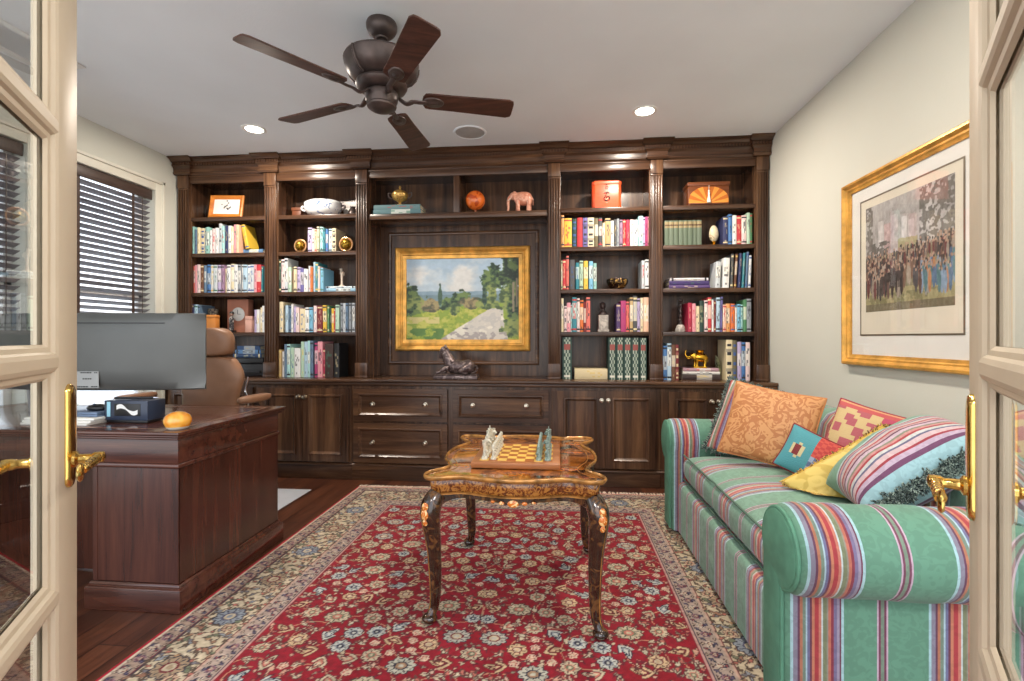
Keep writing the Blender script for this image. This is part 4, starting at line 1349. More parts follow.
m = MB(); m.ball((x, 4.12, z + .162), (.017, .018, .021), 14, 10); m.build('head', mk('figurine_face', (150, 120, 104), .5), t)
m = MB(); m.lathe([(.019, z + .166), (.02, z + .172), (.014, z + .184), (0, z + .188)], (x, 4.123, 0), 14); m.build('hair', M['black'], t)
a, b, z0, z1 = zone((186, 296), R1, 738, 818, 240, 410, 4.14)
t = thing('gift_box', 'small pale pink box standing between clock and white books', 'box', ((a + b) / 2, 4.14, z))
PK = mk('pink_card', (216, 168, 152), .7)
m = MB(); m.box(a, b, 4.12, 4.20, z, z + .11); m.build('case', PK, t, bevel=.002)
m = MB(); m.box(a - .001, b + .001, 4.119, 4.201, z + .1105, z + .145); m.build('lid', PK, t, bevel=.002)
a, b, z0, z1 = zone((186, 296), R1, 222, 356, 240, 425, 4.06)
t = thing('tin_box', 'orange box with a rounded lid on the shelf behind the desk chair', 'box', ((a + b) / 2, 4.09, z))
OB = mk('orange_card', (206, 132, 62), .5)
m = MB(); m.box(a, b, 4.06, 4.12, z, z + .125); m.build('case', OB, t, bevel=.004)
m = MB(); m.box(a - .002, b + .002, 4.058, 4.122, z + .1255, z + .155); m.build('lid', OB, t, bevel=.008, segs=3)
a, b, z0, z1 = zone((186, 296), R1, 205, 352, 110, 235, 4.28)
t = thing('woven_basket', 'dark woven basket behind the orange box beside the pale blue books', 'basket', (-3.122, 4.16, z))
m = MB(); x = -3.122
m.lathe([(.034, z), (.041, z + .05), (.045, z + .18), (.046, z + .215), (.042, z + .215), (.040, z + .18), (.03, z + .01)], (x, 4.165, 0), 30, squash=(1, .8)); m.build('basket_wall', figured('dark_weave', (50, 48, 46), (150, 140, 122), 60, (.5, .56), .7), t)
a, b, z0, z1 = zone((196, 330), R1, 470, 832, 335, 590, 4.09)
z = on(4)
t = thing('printer', 'black desktop printer on the worktop behind the desk chair', 'printer', ((a + b) / 2, 4.1, z))
pz = at(250, 330 + 340 / R1, 4.09)[1]
m = MB(); m.box(a - .06, b, 4.085, 4.31, z, pz - .05); m.build('housing', M['black'], t, bevel=.008, segs=3)
m = MB(); m.box(a - .055, b - .004, 4.08, 4.305, pz - .049, pz); m.build('lid', M['black'], t, bevel=.006, segs=3)
m = MB(); m.box(a + .02, b - .03, 4.07, 4.084, z + .03, z + .05); m.build('paper_tray', M['black'], t, bevel=.003)
tz = at(250, 330 + 195 / R1, 4.12)[1]
for k in range(3):
    hh = (tz - pz) / 3 - .001
    flat_book(a - .02 + .012 * k, b - .035 - .012 * k, pz + .001 + (hh + .001) * k, hh, 4.10 + .01 * k, .19, [(40, 66, 104), (112, 156, 204), (66, 96, 140)][k], '%s folder lying flat on the black printer, %s of three' % (('navy blue', 'light blue', 'mid blue')[k], ('lowest', 'middle', 'topmost')[k]), 'folders on the printer', rb)

# horse on the worktop
a, b, z0, z1 = zone((425, 345), 14.63, 148, 778, 90, 500, 4.0)
x0, x1 = a, b
z, yy = ZC + .0006, 4.0
t = thing('horse_statue', 'dark bronze statue of a lying horse on an oblong base below the painting', 'statue', ((a + b) / 2, yy, z))
HB = figured('patinated_bronze', (92, 78, 78), (152, 136, 132), 22, (.5, .66), .38, .6)
L = x1 - x0
m = MB(); m.box(x0, x1, yy - .06, yy + .07, z, z + .03); m.box(x0 + .008, x1 - .008, yy - .052, yy + .062, z + .03, z + .04); m.build('base', HB, t, bevel=.005)
zb = z + .04
def HP(u, y, w):
    return (x0 + L * u, yy + y, zb + w)
m = MB()
rings = []
for u, c, ry, rz in ((.92, .05, .012, .02), (.88, .055, .045, .05), (.78, .062, .058, .06), (.64, .058, .052, .054), (.50, .058, .050, .054), (.38, .068, .050, .062), (.30, .08, .04, .055), (.26, .09, .02, .035)):
    rings.append([HP(u, ry * math.cos(2 * PI * k / 18), c + rz * math.sin(2 * PI * k / 18)) for k in range(18)])
m.loft(rings)
pts = [HP(*q) for q in spl([(.36, 0, .09), (.30, 0, .13), (.25, 0, .17), (.21, 0, .195)], 4)]
m.tube(pts, [.052 - .022 * k / 12 for k in range(13)], 14)
pts = [HP(*q) for q in spl([(.245, 0, .205), (.20, 0, .195), (.155, 0, .16), (.13, 0, .132)], 4)]
m.tube(pts, [.022, .029, .032, .033, .032, .03, .027, .024, .022, .020, .020, .019, .014], 14)
for b_, (p1, p2, p3) in ((-1, ((.34, .05), (.20, .035), (.06, .012))), (1, ((.36, .05), (.26, .05), (.18, .012)))):
    m.tube([HP(p[0], b_ * .04, p[1]) for p in (p1, ((p1[0] + p2[0]) / 2, p1[1]), p2, ((p2[0] + p3[0]) / 2, .016), p3)], [.024, .02, .016, .012, .013], 10)
for b_ in (-1, 1):
    m.tube([HP(q[0], b_ * q[1], q[2]) for q in ((.84, .045, .06), (.70, .058, .04), (.60, .055, .024), (.70, .055, .014), (.78, .055, .012))], [.04, .032, .018, .013, .013], 10)
for b_ in (-1, 1):
    m.tube([HP(.235, b_ * .014, .22), HP(.24, b_ * .017, .245)], [.008, .002], 8)
m.build('horse', HB, t, smooth=80)
m = MB(); m.tube([HP(*q) for q in spl([(.23, 0, .232), (.30, 0, .20), (.36, 0, .15), (.40, 0, .125)], 4)], [.008 + .006 * math.sin(k * 1.3) ** 2 for k in range(13)], 8); m.build('mane', HB, t)
m = MB(); m.tube([HP(*q) for q in spl([(.92, 0, .07), (.97, .01, .05), (.95, -.03, .02), (.86, -.062, .012)], 4)], [.012 - .0006 * k for k in range(13)], 8); m.build('tail', HB, t)
# ================================================================== PAINTED SURFACES (colour per vertex on a fine mesh)
def vnoise(ny, nx, cy, cx, rng):
    """smooth noise 0..1 with about cx by cy cells"""
    g = rng.random((cy + 2, cx + 2))
    yy = np.linspace(0, cy, ny, endpoint=False)
    xx = np.linspace(0, cx, nx, endpoint=False)
    y0, x0 = yy.astype(int), xx.astype(int)
    fy, fx = yy - y0, xx - x0
    fy, fx = fy * fy * (3 - 2 * fy), fx * fx * (3 - 2 * fx)
    a = g[y0][:, x0]; b = g[y0][:, x0 + 1]; c = g[y0 + 1][:, x0]; d = g[y0 + 1][:, x0 + 1]
    fx = fx[None, :]; fy = fy[:, None]
    return (a * (1 - fx) + b * fx) * (1 - fy) + (c * (1 - fx) + d * fx) * fy


def fbm(ny, nx, c, rng, octs=4, asp=1.0):
    s, t, w = 0, 0, 1.0
    for k in range(octs):
        s = s + w * vnoise(ny, nx, max(1, int(c * asp * 2 ** k)), max(1, c * 2 ** k), rng)
        t += w
        w *= .55
    return s / t


def npcol(img):
    x = np.clip(img / 255.0, 0, 1)
    l = np.where(x <= .04045, x / 12.92, ((x + .055) / 1.055) ** 2.4)
    return np.concatenate([l, np.ones(l.shape[:2] + (1,))], 2)


def colour_sheet(name, img, P, mat, parent, local=False):
    """img[row from the bottom, column]; P(U, V) -> x, y, z arrays"""
    ny, nx = img.shape[:2]
    U, V = np.meshgrid(np.linspace(0, 1, nx), np.linspace(0, 1, ny))
    x, y, z = P(U, V)
    org = (0, 0, 0) if (parent is None or local) else ORG[parent.name]
    co = np.stack([x - org[0], y - org[1], z - org[2]], 2).reshape(-1, 3)
    idx = np.arange(nx * ny).reshape(ny, nx)
    q = np.stack([idx[:-1, :-1], idx[:-1, 1:], idx[1:, 1:], idx[1:, :-1]], 2).reshape(-1, 4)
    me = bpy.data.meshes.new(name)
    me.vertices.add(len(co)); me.vertices.foreach_set('co', co.astype(np.float32).ravel())
    me.loops.add(q.size); me.loops.foreach_set('vertex_index', q.astype(np.int32).ravel())
    me.polygons.add(len(q)); me.polygons.foreach_set('loop_start', np.arange(0, q.size, 4, dtype=np.int32))
    a = me.color_attributes.new('Col', 'FLOAT_COLOR', 'POINT')
    a.data.foreach_set('color', npcol(img).reshape(-1).astype(np.float32))
    me.update(calc_edges=True)
    me.materials.append(mat)
    o = bpy.data.objects.new(name, me)
    COL.objects.link(o)
    if parent is not None:
        o.parent = parent
    return o


def lay(img, mask, c):
    img[mask] = c


def soften(a, k=2):
    for _ in range(k):
        p = np.pad(a, ((1, 1), (1, 1), (0, 0)), 'edge')
        a = (p[:-2, 1:-1] + p[2:, 1:-1] + p[1:-1, :-2] + p[1:-1, 2:] + 2 * a) / 6
    return a


# ---- the landscape in the niche
def landscape():
    ny, nx = 260, 370
    r = np.random.default_rng(8)
    X, Y = np.meshgrid(np.linspace(0, 1, nx), np.linspace(1, 0, ny))      # Y: 0 top, 1 bottom; rows stored bottom up
    n1, n2, n3 = fbm(ny, nx, 4, r, 5), fbm(ny, nx, 10, r, 4), fbm(ny, nx, 26, r, 3)
    img = np.zeros((ny, nx, 3))
    img[:] = (164, 188, 208)
    cl = np.clip((n1 - .45) * 5, 0, 1)[..., None]
    img = img * (1 - cl) + np.array((216, 216, 214)) * cl
    k = np.clip((Y - .12) / .3, 0, 1)[..., None] * .35
    img = img * (1 - k) + np.array((206, 210, 208)) * k
    lay(img, Y > .395 + .02 * n1, (126, 152, 170))
    lay(img, Y > .44 + .02 * n2, (104, 130, 140))
    lay(img, Y > .50 + .05 * n2, (96, 124, 112))
    g = (Y > .60 + .06 * (n2 - .5) - .05 * X)
    lay(img, g, (160, 172, 66))
    lay(img, g & (n3 > .55), (128, 152, 52)); lay(img, g & (n3 < .40), (190, 190, 92))
    lay(img, g & (Y > .86) & (X < .45) & (n2 > .5), (84, 122, 56))
    lay(img, g & (Y > .72) & (Y < .80) & (X < .3) & (n3 > .45), (198, 186, 120))
    le, re = .74 - (Y - .62) * 1.15 + .03 * (n2 - .5), .84 + (Y - .62) * .12
    p = (Y > .615) & (X > le) & (X < re + .04 * n2)
    lay(img, p, (206, 200, 190)); lay(img, p & (n3 > .56), (186, 182, 176)); lay(img, p & (n2 < .36), (226, 220, 206)); lay(img, p & (Y > .9) & (n3 > .5), (158, 150, 148))
    def tree(cx, cy, rx, ry, cols, th=.46, nz=n3):
        d = ((X - cx) / rx) ** 2 + ((Y - cy) / ry) ** 2
        m_ = d + (nz - .5) * 1.9 < 1
        lay(img, m_, cols[0]); lay(img, m_ & (n3 > .52), cols[1]); lay(img, m_ & (n3 < .40), cols[2])
    G1 = ((62, 88, 56), (98, 122, 64), (38, 58, 44)); G2 = ((96, 118, 66), (134, 146, 78), (64, 84, 54)); G3 = ((120, 108, 80), (150, 136, 92), (82, 84, 64))
    tree(.02, .50, .10, .18, G1); tree(.10, .57, .12, .11, G2); tree(.22, .57, .10, .08, G3); tree(.02, .66, .12, .05, G1)
    tree(.38, .56, .08, .09, G1); tree(.50, .50, .09, .10, G1); tree(.58, .55, .10, .07, G3); tree(.72, .56, .12, .06, G2); tree(.43, .62, .05, .07, G2)
    tree(.305, .46, .018, .15, ((46, 72, 60), (58, 84, 66), (34, 56, 50)), nz=n2)
    tree(.70, .42, .02, .16, ((46, 72, 60), (58, 84, 66), (34, 56, 50)), nz=n2)
    tree(.77, .26, .10, .17, G1, nz=n3); tree(.76, .42, .05, .12, G2)
    tree(.95, .20, .13, .24, ((48, 70, 46), (82, 104, 56), (30, 44, 36))); tree(.93, .52, .10, .2, G2); tree(.98, .62, .10, .18, G1); tree(.97, .85, .13, .12, G2)
    lay(img, (abs(X - .945 - .01 * n2) < .010) & (Y > .3) & (Y < .66), (150, 138, 112)); lay(img, (abs(X - .98) < .008) & (Y > .25) & (Y < .6), (120, 108, 88))
    lay(img, p & (((X - .53) * 2.2 + (Y - .86) * 6) ** 2 + ((X - .53) * 1.2 - (Y - .86) * 3) ** 2 * 8 < .01), (120, 116, 118))
    return soften(img * .95 + 14 + (n3 - .5)[..., None] * 22)


YQ = YK - .004
p0, p1 = at(394.7, 247.7, YQ - .03), at(530.2, 351.3, YQ - .03)
t = thing('framed_painting', 'gilt framed oil painting of a country lane and trees hung in the niche', 'painting', ((p0[0] + p1[0]) / 2, YQ, p1[1]))
m = MB(); m.frame(p0[0], p1[0], p1[1], p0[1], .105, [(0, 0), (0, .022), (.06, .034), (.16, .040), (.26, .036), (.36, .024), (.46, .020), (.55, .026), (.62, .026), (.70, .016), (.84, .014), (.86, .018), (.95, .016), (1, .006), (1, 0)], YQ)
m.build('frame', M['gilt'], t, smooth=28)
w = .100
colour_sheet('canvas', landscape(), lambda U, V: (p0[0] + w + (p1[0] - p0[0] - 2 * w) * U, YQ - .008 + 0 * U, p1[1] + w + (p0[1] - p1[1] - 2 * w) * V), M['paint'], t)
m = MB(); m.box(p0[0] + .02, p1[0] - .02, YQ - .005, YQ + .002, p1[1] + .02, p0[1] - .02); m.build('backing', M['black'], t, smooth=0)


# ---- the big framed print on the right wall: a plain crowd in a park
def crowd():
    ny, nx = 200, 260
    r = np.random.default_rng(3)
    X, Y = np.meshgrid(np.linspace(0, 1, nx), np.linspace(1, 0, ny))
    n1, n2, n3, n4 = fbm(ny, nx, 4, r, 5), fbm(ny, nx, 10, r, 4), fbm(ny, nx, 34, r, 2), fbm(ny, nx, 60, r, 2, .5)
    img = np.zeros((ny, nx, 3))
    img[:] = (176, 170, 166)
    img += ((n1 - .5) * 70)[..., None]
    lay(img, (X < .1) & (n3 > .45) & (Y < .6), (118, 110, 102)); 
    for a, b, y0, c in ((.17, .24, .16, (206, 200, 198)), (.25, .33, .20, (196, 160, 158)), (.33, .42, .14, (190, 176, 176)), (.46, .52, .18, (204, 200, 200)), (.54, .60, .22, (198, 188, 188))):
        mk_ = (X > a) & (X < b) & (Y > y0 + .03 * n2) & (Y < .5)
        img[mk_] = np.array(c) + (n3[mk_] - .5)[:, None] * 40
    lay(img, (X > .42) & (X < .64) & (Y > .36 + .05 * n2) & (Y < .52), (172, 164, 112)); 
    rt = (X > .66) & (Y < .5) & (n3 + .3 * n2 > .62 - .25 * (X - .66)); lay(img, rt, (112, 106, 98))
    lt = (X > .08) & (X < .32) & (Y > .36) & (Y < .5) & (n3 > .42); lay(img, lt, (104, 98, 92))
    gr = Y > .50 - .04 * X; lay(img, gr, (140, 130, 92))
    lay(img, Y > .80, (168, 156, 98)); lay(img, (Y > .84) & (n2 > .5), (134, 128, 76)); lay(img, (Y > .93), (120, 108, 74))
    # people: small blobs, rows overlapping towards the viewer
    for row in range(9):
        yb = .52 + row * .033 - .0
        for k in range(46):
            cx = r.random(); 
            if row > 6 and .5 < cx < .62: continue
            cy = yb + r.normal(0, .012) - .05 * cx * (row < 4)
            h = .05 + .045 * row / 8
            col = [(62, 48, 44), (96, 62, 52), (128, 88, 66), (74, 70, 74), (150, 130, 112), (52, 44, 44), (168, 150, 130), (110, 40, 40)][r.integers(0, 8)]
            if cx > .68 and row > 3:
                col = [(74, 104, 150), (196, 116, 58), (120, 150, 186), (92, 66, 56), (150, 146, 140), (70, 120, 130)][r.integers(0, 6)]
            d = ((X - cx) / (.011 + .006 * row / 8)) ** 2 + ((Y - cy) / h) ** 2
            lay(img, d < 1, col)
            d2 = ((X - cx) / .008) ** 2 + ((Y - cy + h) / .012) ** 2
            lay(img, d2 < 1, (184, 140, 112) if k % 3 else (60, 48, 44))
    for cx, s in ((.30, 1), (.42, -1), (.40, 1)):                        # three dark horses
        d = ((X - cx) / .06) ** 2 + ((Y - .70) / .045) ** 2; lay(img, d < 1, (52, 40, 38))
        for q in (-.045, -.03, .03, .045): lay(img, (abs(X - cx - q) < .006) & (Y > .70) & (Y < .80), (52, 40, 38))
        lay(img, ((X - cx - s * .07) / .02) ** 2 + ((Y - .65) / .03) ** 2 < 1, (52, 40, 38))
    return np.clip(img, 0, 255) * .66 + np.clip(img, 0, 255).mean(2, keepdims=True) * .22 + 20 + (n4 - .5)[..., None] * 36


xw = XR - .002
ya, yb, za, zb = 2.02, 2.985, 1.022, 2.035
t = thing('framed_print', 'large gilt framed and white matted crowd scene print on the wall above the sofa', 'picture', (xw, (ya + yb) / 2, za))


def wallframe(m, w, prof, back):
    rings = []
    for q, d in prof:
        k = q * w
        rings.append([(back - d, ya + k, za + k), (back - d, yb - k, za + k), (back - d, yb - k, zb - k), (back - d, ya + k, zb - k)])
    m.loft(rings, True, False)


m = MB(); wallframe(m, .058, [(0, 0), (0, .030), (.10, .036), (.28, .037), (.40, .030), (.52, .024), (.66, .023), (.78, .017), (1, .013), (1, .004)], xw)
m.build('frame', M['gilt'], t, smooth=28)
xm = xw - .006
m = MB(); m.box(xm, xm + .004, ya + .05, yb - .05, za + .05, zb - .05); m.build('mat_board', M['whitepaper'], t, smooth=0)
i0, i1, j0, j1 = ya + .185, yb - .185, za + .285, zb - .175
m = MB()
for (q, w_) in ((0, .008),):
    m.box(xm - .0022, xm - .0002, i0 - .05, i1 + .05, j0 - .125, j0 - .125 + w_); m.box(xm - .0022, xm - .0002, i0 - .05, i1 + .05, j1 + .05 - w_, j1 + .05)
    m.box(xm - .0022, xm - .0002, i0 - .05, i0 - .05 + w_, j0 - .125 + w_, j1 + .05 - w_); m.box(xm - .0022, xm - .0002, i1 + .05 - w_, i1 + .05, j0 - .125 + w_, j1 + .05 - w_)
m.build('fillet', mk('grey_gilt_fillet', (120, 108, 92), .4, .4), t, smooth=0)
m = MB(); m.box(xm - .0012, xm - .0004, i0 - .042, i1 + .042, j0 - .117, j1 + .042); m.build('paper_margin', mk('ivory_paper', (226, 218, 200), .8, var=.02), t, smooth=0)
colour_sheet('print', crowd(), lambda U, V: (xm - .0018 + 0 * U, i1 + (i0 - i1) * U, j0 + (j1 - j0) * V), M['print'], t)
m = MB(); m.box(xm - .0085, xm - .0068, ya + .052, yb - .052, za + .052, zb - .052); m.build('glazing', M['picglass'], t, smooth=0)


# ================================================================== DESK SIDE OF THE ROOM
DZ = .772
dx0, dx1, dy0, dy1 = -3.28, -1.588, 1.91, 2.73
t = thing('desk', 'large dark brown pedestal desk with moulded edges standing by the window', 'desk', ((dx0 + dx1) / 2, (dy0 + dy1) / 2, 0))
m = MB(); m.box(dx0, dx1, dy0, dy1, DZ - .014, DZ); m.box(dx0 + .006, dx1 - .006, dy0 + .006, dy1 - .006, DZ - .024, DZ - .014); m.box(dx0 + .016, dx1 - .016, dy0 + .016, dy1 - .016, DZ - .036, DZ - .024)
m.build('desk_top', M['deskx'], t, bevel=.004, segs=3)
m = MB()
mx_ = .075
for (a, b, c, d) in ((dx0 + mx_, dx1 - mx_, dy0 + mx_, dy0 + mx_ + .006), (dx0 + mx_, dx1 - mx_, dy1 - mx_ - .006, dy1 - mx_), (dx0 + mx_, dx0 + mx_ + .006, dy0 + mx_, dy1 - mx_), (dx1 - mx_ - .006, dx1 - mx_, dy0 + mx_, dy1 - mx_)):
    m.box(a, b, c, d, DZ + .0002, DZ + .0006)
m.build('inlay_line', mk('pale_inlay', (150, 112, 84), .3), t, smooth=0)
fx0, fx1, fy0, fy1 = dx0 + .03, dx1 - .03, dy0 + .035, dy1 - .035
m = MB(); m.box(fx0, fx1, fy0, fy1, .632, DZ - .0365); m.build('frieze', M['deskx'], t, bevel=.002)
m = MB(); m.box(fx0 - .008, fx1 + .008, fy0 - .008, fy1 + .008, .612, .6315); m.build('frieze_moulding', M['deskx'], t, bevel=.006, segs=3)
for (a, b) in ((fx0, fx0 + .41), (fx1 - .40, fx1)):
    m = MB(); m.box(a, b, fy0 + .004, fy1 - .004, .118, .6115)
    for q in (a, b - .022):                      # corner posts standing a hair proud
        m.box(q, q + .022, fy0 + .001, fy0 + .01, .118, .6115)
    pd = m.build('pedestal', M['desk'], t, bevel=.0015, segs=1)
    m = MB()
    m.box(a - .022, b + .022, fy0 - .018, fy1 + .018, 0.001, .092)
    rings = []
    for o, z in ((.022, .0921), (.020, .098), (.010, .103), (.012, .108), (.006, .117)):
        rings.append([(a - o, fy0 + .004 - o, z), (b + o, fy0 + .004 - o, z), (b + o, fy1 - .004 + o, z), (a - o, fy1 - .004 + o, z)])
    m.loft(rings)
    m.build('base_moulding', M['deskx'], pd, bevel=.002)
m = MB(); m.box(fx0 + .41, fx1 - .40, fy0 + .30, fy0 + .32, .012, .6115); m.build('modesty_panel', M['desk'], t, smooth=0)
for k, (za_, zb_) in enumerate(((.13, .36), (.37, .60))):                # drawers on the chair side
    for (a, b) in ((fx0, fx0 + .41), (fx1 - .40, fx1)):
        m = MB(); m.box(a + .03, b - .03, fy1 - .0035, fy1 + .014, za_, zb_); dr = m.build('drawer', M['deskx'], t, bevel=.003)
        m = MB(); m.lathe([(.012, 0), (.012, .003), (.006, .006), (.006, .014), (.014, .02), (.010, .026), (0, .027)], ((a + b) / 2, fy1 + .0142, (za_ + zb_) / 2), 16, 'y'); m.build('drawer_knob', M['brass'], dr)

# very wide curved monitor, its back to the camera
mc, hwid, Rm, ym = -2.315, .665, 1.9, 2.03
mz0, mz1 = .926, 1.287
t = thing('monitor', 'very wide curved grey computer monitor seen from behind on the desk', 'monitor', (mc, ym + .1, DZ))
m = MB()
NA = 48
rings = []
for i in range(NA + 1):
    q = -1 + 2 * i / NA
    al = q * hwid / Rm
    def MP(dep, z):
        return (mc + (Rm - dep) * math.sin(al), ym + Rm - (Rm - dep) * math.cos(al), z)
    th = .062 * (1 - abs(q) ** 4 * .72)                    # shell thins towards the ends
    rim = .014
    ring = []
    zc_ = (mz0 + mz1) / 2
    dp = .062 - th
    for z, d in ((mz0, .058), (mz0, .044), (mz0 + .006, .034), (mz0 + .04, dp + .010), (mz0 + .10, dp + .001), (zc_, dp), (mz1 - .10, dp + .001), (mz1 - .04, dp + .010), (mz1 - .006, .034), (mz1, .044), (mz1, .058)):
        ring.append(MP(d, z))
    rings.append(ring)
m.loft(rings)
m.build('shell', M['monitor'], t, smooth=50)
m = MB(); rings = []
for i in range(NA + 1):
    q = -1 + 2 * i / NA
    al = q * (hwid - .006) / Rm
    rings.append([(mc + (Rm - d) * math.sin(al), ym + Rm - (Rm - d) * math.cos(al), z) for z, d in ((mz0 + .006, .0585), (mz0 + .006, .064), (mz1 - .006, .064), (mz1 - .006, .0585))])
m.loft(rings); m.build('screen', M['black'], t, smooth=50)
m = MB(); rings = []
for i in range(33):                                         # vent slot along the upper back
    q = -.93 + 1.68 * i / 32
    al = q * hwid / Rm
    d = .062 - .062 * (1 - abs(q) ** 4 * .72) + .0085
    rings.append([(mc + (Rm - d + o) * math.sin(al), ym + Rm - (Rm - d + o) * math.cos(al), z) for z, o in ((mz1 - .050, -.004), (mz1 - .050, .0022), (mz1 - .0455, .0022), (mz1 - .0455, -.004))])
m.loft(rings); m.build('vent_slot', M['black'], t)
m = MB(); rings = []
def lab(x, z, dd):
    al = math.asin((x - mc) / Rm); q = (x - mc) / hwid
    d = .062 - .062 * (1 - abs(q) ** 4 * .72) + .002 - dd
    return (mc + (Rm - d) * math.sin(al), ym + Rm - (Rm - d) * math.cos(al), z)
xa, xb = -2.34, -2.09
for i in range(9):
    x = xa + (xb - xa) * i / 8
    rings.append([lab(x, z, dd) for z, dd in ((.942, -.001), (.942, .0012), (1.018, .0026), (1.018, -.001))])
m.loft(rings); lb = m.build('rating_label', mk('silver_label', (150, 152, 152), .4, .2, var=.02), t)
m = MB()
rt_ = random.Random(9)
for z, gaps in ((1.012, .8), (.984, .35), (.948, .75)):
    x = xa + .004
    while x < xb - .008:
        w_ = rt_.uniform(.004, .012)
        if rt_.random() < gaps:
            p_, q_ = lab(x, z, .004), lab(min(x + w_, xb - .003), z, .004)
            m.loft([[(p_[0], p_[1], z - .0025), (p_[0], p_[1], z + .0025)], [(q_[0], q_[1], z - .0025), (q_[0], q_[1], z + .0025)]], False, False)
        x += w_ + .002
m.build('label_print', M['black'], lb, smooth=0)
sx_ = -2.585
m = MB(); m.tube([(sx_, 2.20, DZ + .012), (sx_ - .0, 2.18, .95), (sx_ + .012, 2.14, 1.10)], [.028, .024, .022], 16, flat=(1.25, .5)); m.box(sx_ - .05, sx_ + .06, 2.085, 2.15, 1.05, 1.15)
st = m.build('stand_neck', mk('silver_stand', (176, 178, 180), .3, .6, var=.02), t, bevel=.003)
m = MB()
for s in (-1, 1):
    m.tube([(sx_, 2.19, DZ + .010), (sx_ + s * .20, 2.42, DZ + .0085)], [.014, .009], 10, flat=(1.4, .55))
m.build('stand_foot', bpy.data.materials['silver_stand'], t)
# dark dock with a pale wave on its front
bx0, bx1 = at(104, CY, 2.10)[0], at(147.5, CY, 2.10)[0]
t = thing('computer_dock', 'small dark blue box with a pale wave emblem on its front on the desk', 'computer', ((bx0 + bx1) / 2, 2.16, DZ))
m = MB(); m.box(bx0, bx1, 2.10, 2.205, DZ + .014, DZ + .106); bd = m.build('case', M['darkblue'], t, bevel=.004)
m = MB(); m.box(bx0 + .006, bx1 - .006, 2.106, 2.20, DZ + .002, DZ + .0138); m.build('foot', M['black'], t, bevel=.002)
W_ = bx1 - bx0
m = MB(); m.box(bx0 + W_ * .24, bx0 + W_ * .84, 2.0985, 2.101, DZ + .035, DZ + .092); m.build('front_panel', M['black'], bd, bevel=.001)
m = MB(); xx, zz = bx0 + W_ * .54, DZ + .064
cu_ = [(xx + W_ * .24 * q / 10, zz + .011 * math.cos(PI * (q + 10) / 10 * .98) * (-1 if q > 0 else -1)) for q in range(-10, 11)]
for p_, q_ in zip(cu_, cu_[1:]):
    h1, h2 = [.010 - .006 * math.exp(-((p[0] - xx) / (W_ * .08)) ** 2) for p in (p_, q_)]
    sl = [.016 * math.sin(PI * (p[0] - xx) / (W_ * .30)) for p in (p_, q_)]
    m.prism([(p_[0], zz - sl[0] - h1), (q_[0], zz - sl[1] - h2), (q_[0], zz - sl[1] + h2), (p_[0], zz - sl[0] + h1)], 'y', 2.0975, 2.0985)
m.build('wave_emblem', M['white'], bd, smooth=0)
m = MB(); m.box(bx0 + W_ * .07, bx0 + W_ * .15, 2.0982, 2.1005, DZ + .03, DZ + .10); m.build('light_strip', mk('pale_cyan_plastic', (150, 206, 226), .3), bd, bevel=.001)
# clutter beneath the monitor
g = 'desk clutter'
t = thing('laptop', 'closed blue-grey laptop lying on papers under the monitor', 'laptop', (-2.16, 2.2, DZ + .03))
m = MB(); m.box(-2.455, -2.135, 2.08, 2.295, DZ + .0305, DZ + .042); m.build('keyboard_base', mk('blue_grey_metal', (104, 122, 148), .3, .4), t, bevel=.003)
m = MB(); m.box(-2.455, -2.135, 2.08, 2.295, DZ + .0425, DZ + .052); m.build('lid', bpy.data.materials['blue_grey_metal'], t, bevel=.003)
for k in range(3):
    t = thing('paper_sheaf', '%s sheaf of white papers beneath the closed laptop' % ('lowest', 'middle', 'uppermost')[k], 'papers', (-2.3, 2.2, DZ + .001 + .0098 * k))
    m = MB(); m.box(-2.46 - .004 * k, -2.125 + .006 * k, 2.02 + .012 * k, 2.30, DZ + .001 + .0098 * k, DZ + .0098 + .0098 * k); m.build('paper_block', M['whitepaper'], t, bevel=.001, segs=1)
t = thing('computer_mouse', 'dark rounded computer mouse resting on the closed laptop', 'mouse', (-2.2, 2.15, DZ + .0525))
m = MB(); m.ball((-2.2, 2.15, DZ + .064), (.052, .034, .018), 20, 10)
for v in m.bm.verts: v.co.z = max(v.co.z, DZ + .0525)
m.build('mouse_shell', M['black'], t, smooth=60)
m = MB(); m.lathe([(.004, -.004), (.006, 0), (.004, .004)], (-2.2, 2.13, DZ + .081), 10, 'x'); m.build('scroll_wheel', M['darkblue'], t)
t = thing('pen', 'slim dark pen lying across the dark computer box', 'pen', ((bx0 + bx1) / 2, 2.15, DZ + .107))
m = MB(); m.tube([(bx0 + .02, 2.14, DZ + .1125), (bx1 - .03, 2.17, DZ + .1125)], .006, 10); m.build('barrel', M['black'], t)
m = MB(); m.tube([(bx1 - .03, 2.17, DZ + .1125), (bx1 - .008, 2.1734, DZ + .1125)], [.005, .001], 10); m.build('tip', M['chrome'], t)
# amber paperweight
x, y = -1.665, 2.0
t = thing('paperweight', 'domed amber glass paperweight with clear foot on the desk corner', 'paperweight', (x, y, DZ))
m = MB(); m.lathe([(.036, DZ + .0008), (.044, DZ + .008), (.046, DZ + .012)], (x, y, 0), 32); m.build('clear_foot', mk('clear_base', (226, 222, 210), .05, var=.02, coat=.8), t)
m = MB(); m.lathe([(.046, DZ + .0122), (.053, DZ + .028), (.054, DZ + .042), (.046, DZ + .060), (.028, DZ + .072), (.010, DZ + .0765), (0, DZ + .077)], (x, y, 0), 36)
m.build('dome', figured('amber_glass', (226, 138, 24), (246, 192, 84), 14, (.4, .62), .06, dist=.6, coat=1.0), t)

